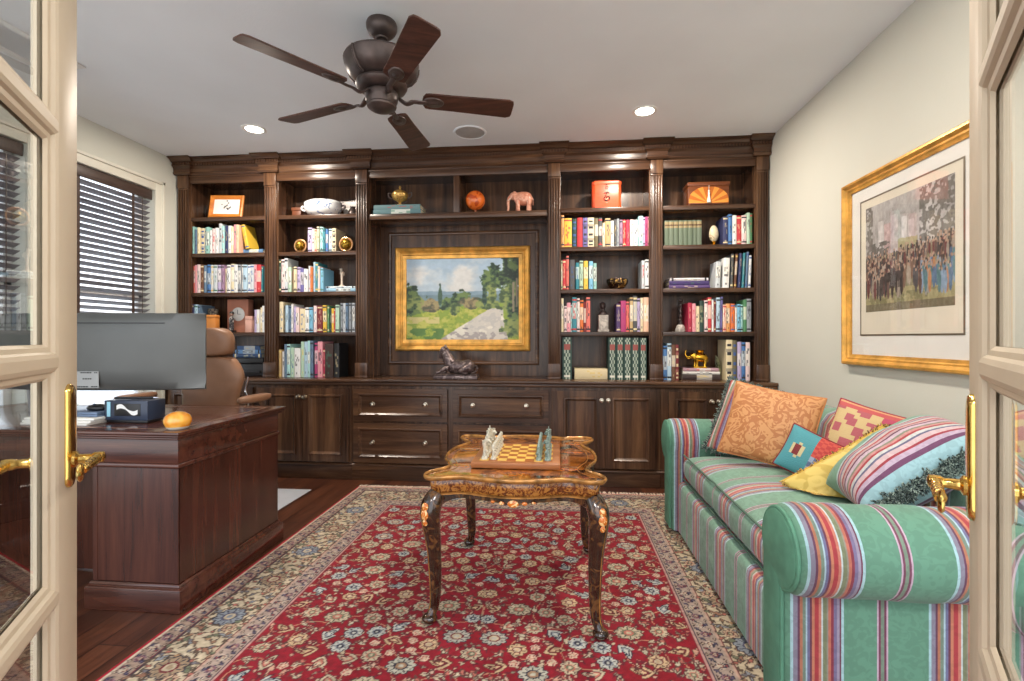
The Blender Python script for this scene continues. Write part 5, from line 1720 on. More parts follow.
# chair
cx_, cy_ = -2.40, 3.05
t = thing('desk_chair', 'brown leather executive chair with headrest standing behind the desk', 'chair', (cx_, cy_, 0))
def chair_panel(rows, th, yf):
    """rows: (z, half width, y offset); a padded slab with rounded edge"""
    m = MB(); rings = []
    for z, hw_, yo in rows:
        ring = []
        for k in range(28):
            a = 2 * PI * k / 28
            ca, sa = math.cos(a), math.sin(a)
            px_ = abs(ca) ** .55 * math.copysign(1, ca) * hw_
            py_ = abs(sa) ** .8 * math.copysign(1, sa) * th / 2
            ring.append((cx_ + px_, yf + yo + py_ - .05 * (1 - (px_ / max(hw_, .01)) ** 2) * .3, z))
        rings.append(ring)
    m.loft(rings)
    return m
chair_panel([(.56, .17, .0), (.60, .20, -.005), (.68, .205, -.005), (.76, .200, 0), (.83, .222, .004), (.89, .240, .010), (.95, .225, .018), (1.0, .185, .024), (1.03, .160, .028), (1.042, .120, .03)], .10, cy_ + .13).build('backrest', M['leather'], t, smooth=60, sub=1)
chair_panel([(1.044, .10, .03), (1.06, .14, .03), (1.10, .155, .03), (1.16, .155, .03), (1.205, .14, .03), (1.232, .10, .03), (1.242, .05, .03)], .12, cy_ + .12).build('headrest', M['leather'], t, smooth=60, sub=1)
m = MB(); rings = []
for z, k in ((.455, .85), (.465, .96), (.49, 1), (.53, 1), (.555, .95), (.565, .8)):
    ring = []
    for q in range(28):
        a = 2 * PI * q / 28
        ring.append((cx_ + .25 * k * abs(math.cos(a)) ** .5 * math.copysign(1, math.cos(a)), cy_ - .10 + .25 * k * abs(math.sin(a)) ** .5 * math.copysign(1, math.sin(a)), z))
    rings.append(ring)
m.loft(rings); m.build('seat', M['leather'], t, smooth=60)
for s in (-1, 1):
    m = MB(); rings = []
    for z, k in ((.755, .8), (.762, 1), (.775, 1.03), (.79, 1), (.797, .8)):
        rings.append([(cx_ + s * .42 + .047 * k * math.cos(2 * PI * q / 24), cy_ - .02 + .16 * k * abs(math.sin(2 * PI * q / 24)) ** .8 * math.copysign(1, math.sin(2 * PI * q / 24)), z) for q in range(24)])
    m.loft(rings); ar = m.build('armrest', M['leather'], t, smooth=60)
    m = MB(); m.tube(spl([(cx_ + s * .42, cy_ - .02, .757), (cx_ + s * .42, cy_ + .02, .66), (cx_ + s * .29, cy_ - .02, .50), (cx_ + s * .20, cy_ - .06, .45)], 5), .014, 10); m.build('arm_bracket', M['black'], ar)
    m = MB(); m.tube(spl([(cx_ + s * .20, cy_ + .05, .45), (cx_ + s * .235, cy_ + .16, .56), (cx_ + s * .235, cy_ + .18, .74), (cx_ + s * .215, cy_ + .185, .80), (cx_ + s * .235, cy_ + .19, .90)], 6), .010, 10); m.build('chrome_rail', M['chrome'], t)
m = MB(); m.tube([(cx_, cy_ - .05, .455), (cx_, cy_ - .05, .30), (cx_, cy_ - .05, .12)], [.028, .028, .034], 16); m.build('gas_lift', M['chrome'], t)
for k in range(5):
    a = 2 * PI * k / 5 + .3
    ex, ey = cx_ + .30 * math.cos(a), cy_ - .05 + .30 * math.sin(a)
    m = MB(); m.tube([(cx_ + .02 * math.cos(a), cy_ - .05 + .02 * math.sin(a), .135), (cx_ + .16 * math.cos(a), cy_ - .05 + .16 * math.sin(a), .115), (ex, ey, .085)], [.028, .022, .017], 10); lg = m.build('base_spoke', M['chrome'], t)
    m = MB(); m.lathe([(.018, -.024), (.029, -.02), (.030, -.004), (.022, 0), (.030, .004), (.029, .02), (.018, .024)], (ex, ey, .036), 16, 'x'); m.tube([(ex, ey, .04), (ex, ey, .085)], .007, 8); m.build('caster', M['black'], lg)
t = thing('chair_mat', 'pale grey-white chair mat lying on the plank floor behind the desk', 'mat', (-2.4, 3.2, 0))
m = MB(); m.box(-2.95, -1.895, 2.80, 3.605, .0008, .005); m.build('mat_sheet', mk('mat_plastic', (196, 200, 208), .35, var=.03), t, bevel=.002)
# ================================================================== RUG
def rug_image(W, L, res=.0047):
    nx, ny = int(W / res), int(L / res)
    r = np.random.default_rng(21)
    x = np.linspace(0, W, nx)[None, :] + np.zeros((ny, 1))
    y = np.linspace(0, L, ny)[:, None] + np.zeros((1, nx))
    e = np.minimum(np.minimum(x, W - x), np.minimum(y, L - y))          # distance from the nearest edge
    n = fbm(ny, nx, 30, r, 3, L / W)
    RED, CREAM, NAVY, TAN, SAL = np.array((154, 15, 37)), np.array((212, 194, 164)), np.array((46, 44, 66)), np.array((176, 140, 108)), np.array((206, 122, 106))
    GRN, GREY, DRED = np.array((118, 124, 98)), np.array((150, 156, 164)), np.array((122, 20, 40))
    img = np.zeros((ny, nx, 3)); img[:] = RED
    img += ((n - .5) * 26)[..., None]

    def put_(cx, cy, R, fn):
        i0, i1 = max(0, int((cx - R) / res)), min(nx, int((cx + R) / res) + 2)
        j0, j1 = max(0, int((cy - R) / res)), min(ny, int((cy + R) / res) + 2)
        if i1 <= i0 or j1 <= j0:
            return
        X, Y = x[j0:j1, i0:i1] - cx, y[j0:j1, i0:i1] - cy
        fn(img[j0:j1, i0:i1], X, Y)

    def rosette(cx, cy, R, petals, cols, ph=0.0, sq=1.0):
        def fn(A, X, Y):
            Y = Y / sq
            d, t = np.hypot(X, Y), np.arctan2(Y, X) + ph
            ed = R * (.80 + .20 * np.abs(np.cos(petals * t / 2)))
            A[d < ed] = cols[0]
            A[d < ed - R * .09] = cols[1]
            A[(d < ed * .80) & (np.abs(np.sin(petals * t / 2)) < .28) & (d > R * .42)] = cols[0]
            A[d < R * .46] = cols[2]
            A[d < R * .34] = cols[3]
            A[d < R * .17] = cols[1]
        put_(cx, cy, R * 1.05 * max(1, sq), fn)

    def leaf(cx, cy, Ln, Wd, ang, c0, c1):
        def fn(A, X, Y):
            u, v = X * math.cos(ang) + Y * math.sin(ang), -X * math.sin(ang) + Y * math.cos(ang)
            v = v - .25 * Ln * (u / Ln) ** 2
            s = np.clip(1 - (u / Ln) ** 2, 0, 1)
            hw = Wd * s * (1 + .35 * np.sign(u) * s)
            k = np.abs(v) < hw
            A[k & (np.abs(u) < Ln)] = c0
            A[(np.abs(v) < hw - .0045) & (np.abs(u) < Ln * .9)] = c1
        put_(cx, cy, Ln * 1.15, fn)

    def vine(pts, w, c):
        for p, q in zip(pts, pts[1:]):
            s = max(1, int(math.hypot(q[0] - p[0], q[1] - p[1]) / (res * .8)))
            for k in range(s):
                cx, cy = p[0] + (q[0] - p[0]) * k / s, p[1] + (q[1] - p[1]) * k / s
                i, j = int(cx / res), int(cy / res)
                h = max(1, int(round(w / res)))
                img[max(0, j):j + h, max(0, i):i + h] = c

    # ---- field: scrolling vines, palmettes, rosettes and leaves, mirrored about the long axis
    BW = .405
    fw, fl = W - 2 * BW, L - 2 * BW
    cxm = W / 2
    for s in (-1, 1):
        rr = np.random.default_rng(5)
        for row in range(int(fl / .235) + 1):
            for col in range(4):
                bx, by = .10 + col * .22 + (row % 2) * .11, BW + .10 + row * .235
                rad = .10 + .02 * rr.random()
                a0 = rr.random() * 6.28
                pts = [(cxm + s * (bx + rad * (1 - .55 * k / 26) * math.cos(a0 + .30 * k)), by + rad * (1 - .55 * k / 26) * math.sin(a0 + .30 * k)) for k in range(27)]
                vine(pts, .0055, np.array((206, 150, 120)))
                for k in (3, 8, 13, 18, 23):
                    leaf(pts[k][0], pts[k][1], .030 + .012 * rr.random(), .0105, (a0 + .3 * k + 1.57 + .5) * s, np.array((104, 60, 60)), CREAM if k % 2 else np.array((226, 176, 150)))
        rr = np.random.default_rng(31)
        for k in range(1500):
            bx, by = rr.random() * fw / 2, BW + rr.random() * fl
            g = rr.random() * 6.28
            leaf(cxm + s * bx, by, .014 + .010 * rr.random(), .0055 + .003 * rr.random(), g * s, np.array((112, 30, 44)), [np.array((214, 170, 146)), np.array((206, 190, 160)), np.array((196, 120, 104)), np.array((150, 140, 118))][k % 4])
        P = []
        rr = np.random.default_rng(9)
        tries = 0
        while len(P) < 620 and tries < 40000:
            tries += 1
            big = rr.random()
            R = (.058 if big < .34 else .040) if tries < 1500 else (.034 if tries < 6000 else .0215)
            bx, by = rr.random() * (fw / 2 - R), BW + R + rr.random() * (fl - 2 * R)
            if bx < R * .9 and bx > .012:
                continue
            if all((bx - q[0]) ** 2 + (by - q[1]) ** 2 > (R + q[2] + .006) ** 2 for q in P):
                P.append((bx, by, R))
        for k, (bx, by, R) in enumerate(P):
            X = cxm + s * bx
            if R > .05:
                cols = [(NAVY, np.array((196, 190, 176)), DRED, CREAM), (np.array((70, 62, 58)), CREAM, GRN, SAL), (NAVY, np.array((200, 196, 178)), NAVY, TAN)][k % 3]
                rosette(X, by, R, 10, cols, .3 * s * k, .82)
            elif R > .03:
                cols = [(np.array((92, 46, 52)), CREAM, SAL, GRN), (NAVY, np.array((206, 206, 196)), GREY, NAVY), (np.array((98, 60, 50)), np.array((222, 190, 150)), DRED, CREAM)][k % 3]
                if k % 5 in (0, 2):
                    rosette(X, by, R, 7, cols, .5 * k * s)
                else:
                    g = (k * 2.3) * s
                    leaf(X, by, R * 1.15, R * .62, g, cols[0], cols[1]); leaf(X, by, R * .78, R * .36, g, cols[0], cols[2]); leaf(X, by, R * .42, R * .16, g, cols[1], cols[1])
            else:
                if k % 4 == 0:
                    rosette(X, by, R, 5, (np.array((120, 40, 50)), np.array((230, 196, 172)), SAL, CREAM), k * s)
                else:
                    leaf(X, by, R * 1.35, R * .5, (k * 1.7) * s, np.array((104, 70, 64)), np.array((216, 206, 178)))
                    leaf(X + .012, by + .012, R * 1.0, R * .4, (k * 1.7 + 1.2) * s, np.array((104, 70, 64)), SAL if k % 3 else np.array((226, 190, 166)))
                    leaf(X - .014, by + .006, R * .8, R * .3, (k * 1.7 - 1.1) * s, np.array((120, 60, 60)), np.array((222, 190, 160)))
    # ---- borders
    B = e < BW
    img[B] = CREAM
    img[B] += ((n[B] - .5) * 30)[:, None]
    bands = [(0, .014, (186, 30, 50)), (.014, .019, (226, 206, 180)), (.019, .088, (176, 150, 132)), (.088, .094, (120, 40, 52)), (.094, .100, (70, 56, 66)),
             (.295, .301, (120, 40, 52)), (.301, .309, (206, 170, 150)), (.309, .385, (186, 164, 150)), (.385, .391, (58, 48, 66)), (.391, .398, (206, 160, 150)), (.398, .405, (148, 22, 44))]
    for a, b, c in bands:
        img[(e >= a) & (e < b)] = c
    def along(dist, step, fn):
        """walk once round the rug at a set distance from its edge"""
        for (ax, ay, bx, by) in ((dist, dist, W - dist, dist), (W - dist, dist, W - dist, L - dist), (W - dist, L - dist, dist, L - dist), (dist, L - dist, dist, dist)):
            ln = math.hypot(bx - ax, by - ay)
            k = max(1, int(ln / step))
            for i in range(k):
                t = i / k
                fn(ax + (bx - ax) * t, ay + (by - ay) * t, i, math.atan2(by - ay, bx - ax))
    for d in (.053, .347):
        along(d, .062, lambda X, Y, i, a: rosette(X, Y, .021, 6, (NAVY, np.array((214, 196, 176)) if i % 2 else np.array((150, 110, 120)), DRED, CREAM), i))
        along(d, .031, lambda X, Y, i, a: leaf(X - .018 * math.sin(a) * (1 if i % 2 else -1), Y + .018 * math.cos(a) * (1 if i % 2 else -1), .017, .0075, a + (.7 if i % 2 else -.7), NAVY, np.array((96, 84, 110)) if i % 3 else np.array((150, 70, 70))))
        along(d, .031, lambda X, Y, i, a: leaf(X + .027 * math.sin(a) * (1 if i % 2 else -1), Y - .027 * math.cos(a) * (1 if i % 2 else -1), .013, .006, a, np.array((80, 52, 52)), np.array((206, 186, 160))))
    # main border: vine, big rosettes, leaves
    along(.197, .008, lambda X, Y, i, a: vine([(X - math.sin(a) * .048 * math.sin(i * .17), Y + math.cos(a) * .048 * math.sin(i * .17)), (X + .008 * math.cos(a) - math.sin(a) * .048 * math.sin(i * .17 + .17), Y + .008 * math.sin(a) + math.cos(a) * .048 * math.sin(i * .17 + .17))], .0055, np.array((128, 96, 76))))
    along(.197, .048, lambda X, Y, i, a: leaf(X - math.sin(a) * (.066 if i % 2 else -.066), Y + math.cos(a) * (.066 if i % 2 else -.066), .034, .013, a + i * 1.3, np.array((84, 70, 62)), [GRN, np.array((170, 120, 96)), GREY][i % 3]))
    along(.197, .034, lambda X, Y, i, a: leaf(X - math.sin(a) * (.026 if i % 2 else -.030), Y + math.cos(a) * (.026 if i % 2 else -.030), .024, .009, a - i * .9, np.array((96, 76, 66)), [np.array((190, 150, 110)), GREY, SAL][i % 3]))
    for q_, (off, st) in enumerate(((.088, .030), (-.088, .030), (.0, .040), (.05, .036), (-.05, .036))):
        along(.197, st, lambda X, Y, i, a: leaf(X - math.sin(a) * (off + .012 * math.sin(i * 2.1)), Y + math.cos(a) * (off + .012 * math.sin(i * 2.1)), .019 + .004 * (i % 3), .0085, a + i * 1.9 + q_, np.array((88, 70, 60)), [GRN, np.array((160, 120, 96)), np.array((120, 116, 124)), np.array((104, 84, 66)), SAL * .9][(i + q_) % 5]))
    along(.197, .29, lambda X, Y, i, a: rosette(X, Y, .066, 10, (NAVY, GREY if i % 2 else np.array((176, 150, 120)), np.array((84, 84, 110)) if i % 2 else DRED, CREAM), .2, 1.0))
    along(.197, .145, lambda X, Y, i, a: rosette(X - math.sin(a) * .05, Y + math.cos(a) * .05, .030, 6, (np.array((92, 52, 52)), np.array((214, 180, 150)), DRED, GRN), i) if i % 2 else None)
    img *= (.78 + .2 * vnoise(ny, nx, int(ny / 2.2), int(nx / 2.2), r))[..., None]
    return img


rx0, rx1, ry0, ry1 = -1.563, .917, .14, 3.70
t = thing('rug', 'large red oriental rug with cream floral borders and white fringe', 'rug', ((rx0 + rx1) / 2, (ry0 + ry1) / 2, 0))
rh = .010
ri = rug_image(rx1 - rx0, ry1 - ry0)
colour_sheet('pile', ri, lambda U, V: (rx0 + (rx1 - rx0) * U, ry0 + (ry1 - ry0) * V, rh + 0 * U), M['rug'], t)
m = MB(); m.box(rx0, rx1, ry0, ry1, .001, rh - .0006); m.build('backing', mk('rug_backing', (150, 34, 50), .95), t, smooth=0)
m = MB()
rf = random.Random(12)
for yy, s in ((ry1, 1), (ry0, -1)):
    x = rx0 + .006
    while x < rx1 - .006:
        ln, dx = rf.uniform(.045, .065), rf.uniform(-.014, .014)
        m.tube([(x, yy, .006), (x + dx * .4, yy + s * ln * .5, .007 + rf.uniform(0, .004)), (x + dx, yy + s * ln, .003)], [.0042, .0036, .0045], 5)
        x += .0105
fr_ = m.build('fringe', mk('fringe_cotton', (224, 206, 186), .9), t)
fr_['kind'] = 'stuff'

# ================================================================== GAME TABLE
tcx, tcy, TZ = -.178, 2.305, .63
ta, tb = .358, .46
half = [(0, -1.0), (.20, -.985), (.40, -.945), (.56, -.905), (.70, -.93), (.86, -.965), (.98, -.93), (1.02, -.83), (.965, -.72), (.86, -.62), (.83, -.53), (.88, -.40), (.955, -.24), (.985, 0)]
q1 = half[1:-1]
loop = [half[0]] + q1 + [half[-1]] + [(p[0], -p[1]) for p in q1[::-1]] + [(0, 1.0)] + [(-p[0], -p[1]) for p in q1] + [(-half[-1][0], 0)] + [(-p[0], p[1]) for p in q1[::-1]]
OUT = [(p[0], p[1]) for p in spl([(a * ta, b * tb * .96, 0) for a, b in loop], 4, True)]


def ring(k, z, o=0.0):
    """table outline pulled in by o metres"""
    n = len(OUT)
    res = []
    for i in range(n):
        a, b = OUT[i - 1], OUT[(i + 1) % n]
        tx, ty = b[0] - a[0], b[1] - a[1]
        l = math.hypot(tx, ty) or 1
        nx_, ny_ = ty / l, -tx / l
        res.append((tcx + OUT[i][0] * k - nx_ * o, tcy + OUT[i][1] * k - ny_ * o, z))
    return res


LACQ = figured('tortoise_lacquer', (66, 36, 16), (166, 96, 34), 9, (.40, .60), .08, dist=1.8, third=(24, 14, 10), coat=.8)
GILTL = figured('gilt_scroll_lacquer', (112, 58, 24), (168, 112, 50), 38, (.48, .56), .16, dist=3.0, third=(84, 42, 18), coat=.6)
DARKL = figured('dark_lacquer', (58, 36, 22), (104, 70, 38), 26, (.52, .66), .14, dist=1.2, third=(40, 25, 16), coat=.8)
EDGE = mk('worn_gilt_edge', (158, 112, 58), .26, .3, var=.28, nscale=26)
FLOR = figured('orange_blossom', (204, 110, 34), (240, 206, 140), 70, (.52, .60), .2, dist=1.0, coat=.6)
t = thing('game_table', 'antique gilt lacquered game table with shaped top and cabriole legs on rug', 'table', (tcx, tcy, 0), None)
m = MB(); m.loft([ring(1, TZ - .022, .02), ring(1, TZ - .022, .008), ring(1, TZ - .012, .008), ring(1, TZ - .011, .03)]); m.build('table_top', LACQ, t, smooth=40)
m = MB(); m.loft([ring(1, TZ - .021, .0075), ring(1, TZ - .016, .002), ring(1, TZ - .009, .0), ring(1, TZ - .004, .002), ring(1, TZ - .002, .005), ring(1, TZ - .004, .009), ring(1, TZ - .0105, .012)], True, False); m.build('raised_rim', EDGE, t, smooth=60)
m = MB(); m.loft([ring(1, TZ - .0106, .040), ring(1, TZ - .0098, .0402), ring(1, TZ - .0098, .0438), ring(1, TZ - .0106, .044)], True, False); m.build('inlay_band', EDGE, t)
n_in = ring(1, TZ - .0095, .06)
CHIN = figured('chinoiserie', (184, 104, 34), (92, 46, 18), 44, (.48, .56), .1, dist=1.6, coat=.8)
for (xa_, ya_, rr_) in ((-.22, -.20, .075), (.20, -.22, .07), (.0, -.30, .085), (.24, .10, .075), (-.25, .12, .07), (.26, .28, .06), (.10, .30, .05)):
    m = MB(); m.lathe([(rr_, TZ - .0114), (rr_ * .96, TZ - .0109), (0, TZ - .0108)], (tcx + xa_, tcy + ya_, 0), 22, caps=False, squash=(1, .7))
    m.build('floral_medallion', CHIN, t)
m = MB(); m.loft([ring(1, TZ - .0225, .03), ring(1, TZ - .03, .026), ring(1, TZ - .075, .030), ring(1, TZ - .078, .034)]); m.build('frieze', GILTL, t, smooth=50)
m = MB(); m.loft([ring(1, TZ - .0765, .031), ring(1, TZ - .079, .022), ring(1, TZ - .083, .022), ring(1, TZ - .086, .031)]); m.build('frieze_bead', EDGE, t, smooth=60)
n = len(OUT)
top = ring(1, TZ - .0845, .034)
low = []
for i, p in enumerate(top):
    u, v = OUT[i][0] / ta, OUT[i][1] / (tb * .96)
    s = abs(u) if abs(v) > .72 else abs(v)
    dip = .018 + .040 * (.5 + .5 * math.cos(min(1, max(0, (1 - s) / .42)) * PI)) + .014 * max(0, 1 - s / .22)
    low.append((p[0], p[1], p[2] - dip))
m = MB(); m.loft([top, low, [(tcx + (p[0] - tcx) * .95, tcy + (p[1] - tcy) * .95, p[2]) for p in low], [(tcx + (p[0] - tcx) * .95, tcy + (p[1] - tcy) * .95, TZ - .085) for p in top]], True, False); m.build('apron', DARKL, t, smooth=50)
for s in (-1, 1):
    m = MB()
    yf = min(p[1] for p in top) if s < 0 else max(p[1] for p in top)
    for dx_, dz_, rr_ in ((0, -.02, .022), (-.045, -.018, .011), (.045, -.018, .011), (-.08, -.014, .008), (.08, -.014, .008)):
        m.lathe([(rr_, -.001), (rr_ * .8, .003), (0, .004)], (0, 0, 0), 12, 'y', squash=(1.2, .7)) if False else None
        yy_ = yf + s * (.0015 - .28 * dx_ * dx_)
        m.ball((tcx + dx_, yy_, TZ - .086 + dz_), (rr_, .003, rr_ * .65), 12, 8)
    m.build('painted_blossom', FLOR, t)
feet = {(-1, -1): (-.515, 1.965), (1, -1): (.150, 1.925), (-1, 1): (-.490, 2.70), (1, 1): (.150, 2.67)}
for (sx, sy), (fx, fy) in feet.items():
    kx, ky = tcx + sx * .306, tcy + sy * .375
    ox, oy = sx * .7071, sy * .7071
    fy = fy if sy < 0 else fy
    path = spl([(kx, ky, TZ - .085), (kx + ox * .030, ky + oy * .030, TZ - .125), (kx + ox * .034, ky + oy * .034, TZ - .18), ((kx * .72 + fx * .28) + ox * .012, (ky * .72 + fy * .28) + oy * .012, .33),
                (kx * .35 + fx * .65 - ox * .004, ky * .35 + fy * .65 - oy * .004, .18), (fx - ox * .010, fy - oy * .010, .085), (fx + ox * .006, fy + oy * .006, .045), (fx + ox * .016, fy + oy * .016, .030)], 5)
    N = len(path)
    rad = np.interp(np.linspace(0, 1, N), [0, .14, .26, .45, .66, .82, .93, 1], [.036, .042, .040, .029, .0225, .019, .022, .026])
    m = MB(); m.tube(path, list(rad), 14)
    m.ball((fx + ox * .014, fy + oy * .014, rh + .0205), (.032, .032, .0195), 18, 10)
    lg = m.build('leg', DARKL, t, smooth=70)
    m = MB()
    fr2 = -oy, ox
    kc = Vector((kx + ox * .034, ky + oy * .034, TZ - .15))
    f_ = Vector((sx * .30, sy * .95, .1)).normalized()
    for dz_, sc_ in ((.026, .018), (-.004, .023), (-.034, .014)):
        cc = kc + f_ * .0385 + Vector((0, 0, dz_))
        m.ball((cc.x, cc.y, cc.z), (.75 * sc_, .35 * sc_, sc_), 12, 8)
    m.build('knee_blossom', FLOR, lg)
    m = MB()
    pts = [(p[0] + sx * .0 + ox * r_ * .93, p[1] + oy * r_ * .93, p[2]) for p, r_ in zip(path[3:-2], rad[3:-2])]
    m.tube(pts, .0035, 6); m.build('gilt_line', EDGE, lg)

# chess board and men
b0, b1, c0, c1 = -.372, .004, 2.045, 2.435
zt = TZ - .0103
t = thing('chess_board', 'wooden chess board with yellow and brown squares set up on the game table', 'chess board', ((b0 + b1) / 2, (c0 + c1) / 2, zt), None)
BWD = wood('board_wood', (140, 84, 46), (176, 112, 66), (198, 134, 84), 'x', .35)
m = MB(); m.box(b0, b1, c0, c1, zt + .0006, zt + .026); m.build('board_frame', BWD, t, bevel=.004)
mg = .032
S = (b1 - b0 - 2 * mg) / 8
S2 = (c1 - c0 - 2 * mg) / 8
bz = zt + .0262
for par, nm, mt in ((0, 'light_squares', mk('yellow_maple', (232, 190, 96), .4)), (1, 'dark_squares', mk('brown_square', (164, 96, 44), .4))):
    m = MB()
    for i in range(8):
        for j in range(8):
            if (i + j) % 2 == par:
                m.box(b0 + mg + S * i, b0 + mg + S * (i + 1), c0 + mg + S2 * j, c0 + mg + S2 * (j + 1), bz, bz + .0012)
    m.build(nm.replace('squares', 'square_pattern'), mt, t, smooth=0)
MEN = {'pawn': .066, 'rook': .080, 'knight': .088, 'bishop': .096, 'queen': .106, 'king': .116}
PALE = figured('pale_stone_men', (208, 202, 184), (150, 150, 134), 60, (.5, .62), .45)
VERD = figured('verdigris_men', (142, 160, 150), (78, 100, 96), 60, (.48, .6), .45)


def chessman(kind, x, y, mat, label, group, face=1):
    h = MEN[kind]
    z = bz + .0014
    t = thing('chess_' + kind, label, 'chess piece', (x, y, z), group)
    R = .0125 if kind == 'pawn' else .0145
    m = MB(); m.lathe([(R, 0), (R, .005), (R * .8, .008), (R * .86, .011), (R * .55, .015)], (0, 0, 0), 14)
    m.xf(Matrix.Identity(4)); m.build('base', mat, t, local=True)
    m = MB()
    if kind == 'knight':
        m.tube([(0, 0, .014), (0, 0, .03), (face * -.003, 0, h * .62), (face * .002, 0, h * .80), (face * .012, 0, h * .82), (face * .019, 0, h * .72)], [.009, .009, .0105, .0105, .008, .0055], 10)
        for s in (-1, 1):
            m.tube([(0, s * .004, h * .86), (-face * .002, s * .005, h)], [.0035, .001], 6)
    else:
        k = h
        m.lathe([(R * .55, .0145), (R * .45, k * .42), (R * .40, k * .60), (R * .62, k * .64), (R * .42, k * .68)] +
                {'pawn': [(.0075, k * .78), (.008, k * .88), (.005, k * .97), (0, k)], 'rook': [(.0095, k * .76), (.0105, k), (.007, k), (.007, k * .9), (0, k * .9)],
                 'bishop': [(.0075, k * .76), (.0085, k * .83), (.004, k * .94), (.003, k * .97), (0, k)], 'queen': [(.0085, k * .78), (.0105, k * .93), (.006, k * .93), (.004, k * .98), (0, k)],
                 'king': [(.0085, k * .76), (.0105, k * .88), (.006, k * .90), (0, k * .92)]}[kind], (0, 0, 0), 14)
        # robed figures: a pair of arms folded at the front
        for s in (-1, 1):
            m.tube([(0, s * R * .5, k * .58), (face * R * .75, s * R * .6, k * .42), (face * R * .8, s * R * .1, k * .36)], .0032, 6)
        if kind == 'king':
            m.box(-.0015, .0015, -.0015, .0015, k * .91, k); m.box(-.0015, .0015, -.005, .005, k * .95, k * .975)
    m.build('figure', mat, t, local=True, smooth=60)
    return t


order = ['rook', 'knight', 'bishop', 'queen', 'king', 'bishop', 'knight', 'rook']
for side, mat, cn, i0, ip, fc in ((0, PALE, 'pale cream stone', 0, 1, 1), (1, VERD, 'grey-green', 7, 6, -1)):
    proto = {}
    for j in range(8):
        y = c0 + mg + S2 * (j + .5)
        for kind, col in ((order[j], i0), ('pawn', ip)):
            x = b0 + mg + S * (col + .5)
            where = 'on the window side of the board' if side == 0 else 'on the sofa side of the board'
            if kind in ('queen', 'king'):
                lab = 'tall %s chess %s %s' % (cn, kind, where)
                grp = '%s chess pieces' % cn
            elif kind == 'pawn':
                lab = 'small %s chess pawn in the %s row of pawns' % (cn, 'window-side' if side == 0 else 'sofa-side')
                grp = '%s chess pawns' % cn
            else:
                lab = '%s chess %s in the %s half of the %s back row' % (cn, kind, 'near' if j < 4 else 'far', 'window-side' if side == 0 else 'sofa-side')
                grp = '%s chess pieces' % cn
            if kind in proto:
                o = dup(proto[kind])
                o.location = (x, y, bz + .0014)
                o['label'] = lab
            else:
                proto[kind] = chessman(kind, x, y, mat, lab, grp, fc)
# ================================================================== SOFA
SX0, SX1 = .655, 1.60
YI0, YI1 = 1.652, 2.972                   # inner faces of the two arms
t = thing('sofa', 'green striped damask sofa with rolled arms standing below the framed print', 'sofa', (1.13, 2.3, 0))


def arm_outline(s, yi, yo, dlt):
    """(y, z) section of a rolled arm; s points away from the seat, dlt pulls it in"""
    r = .130 - dlt
    c, zc = (yi - s * .0 + s * (-.0)) + s * .118, .545
    yo_, yi_ = yo - s * dlt, yi + s * dlt
    pts = [(yo_, .03 + dlt), (yo_, .24), (yo_, zc - .9 * r)]
    for k in range(0, 25):
        ph = math.radians(-78 + 258 * k / 24)
        pts.append((c + s * r * math.cos(ph), zc + r * math.sin(ph)))
    pts += [(yi_, zc - .05), (yi_, .30), (yi_, .03 + dlt)]
    return pts


for s, yi, nm in ((-1, YI0, 'near'), (1, YI1, 'far')):
    yo = yi + s * .145
    m = MB()
    rings = []
    xs_ = [(SX0 + .004, .020), (SX0 + .010, .010), (SX0 + .022, .003), (SX0 + .05, 0)] + [(SX0 + .05 + (SX1 - SX0 - .08) * k / 16, 0) for k in range(1, 17)] + [(SX1 - .01, .012)]
    wob = random.Random(3)
    for x, d in xs_:
        rings.append([(x, y, z) for y, z in arm_outline(s, yi, yo, d + (wob.uniform(-.0025, .0025) if d == 0 else 0))])
    m.loft(rings)
    for v in m.bm.verts:
        v[m.sx] = v.co.x - .676
    ar = m.build('arm', M['stripe'], t, smooth=60)
    m = MB()
    o = arm_outline(s, yi, yo, .018)
    m.loft([[(SX0 + .003, y, z) for y, z in o], [(SX0 - .004, y, z) for y, z in o], [(SX0 - .008, y, z) for y, z in arm_outline(s, yi, yo, .026)]])
    m.build('arm_front', M['green'], ar, smooth=40)
    m = MB(); m.tube([(SX0 + .002, y, z) for y, z in arm_outline(s, yi, yo, .014)], .006, 8); m.build('welt', M['green'], ar)
m = MB()
sec = [(.70, .035), (.70, .285), (.704, .305), (.716, .317), (.734, .322), (1.36, .322), (1.36, .035)]
ys = [YI0 + .001 + (YI1 - YI0 - .002) * k / 24 for k in range(25)]
m.loft([[(x, y, z) for x, z in sec] for y in ys])
for v in m.bm.verts:
    v[m.sx] = v.co.y + .10
m.build('front_rail', M['stripelit'], t, smooth=40)
m = MB()
sec = [(1.345, .30), (1.365, .62), (1.385, .72), (1.415, .765), (1.46, .787), (1.51, .790), (1.555, .772), (1.585, .735), (1.60, .66), (1.60, .035), (1.37, .035)]
m.loft([[(x, y, z) for x, z in sec] for y in [YI0 + .001 + (YI1 - YI0 - .002) * k / 24 for k in range(25)]])
for v in m.bm.verts:
    v[m.sx] = v.co.y + .02
m.build('backrest', M['stripelit'], t, smooth=60)
m = MB()
x0, x1, y0, y1, z0, z1 = .716, 1.35, YI0 + .004, YI1 - .004, .327, .496


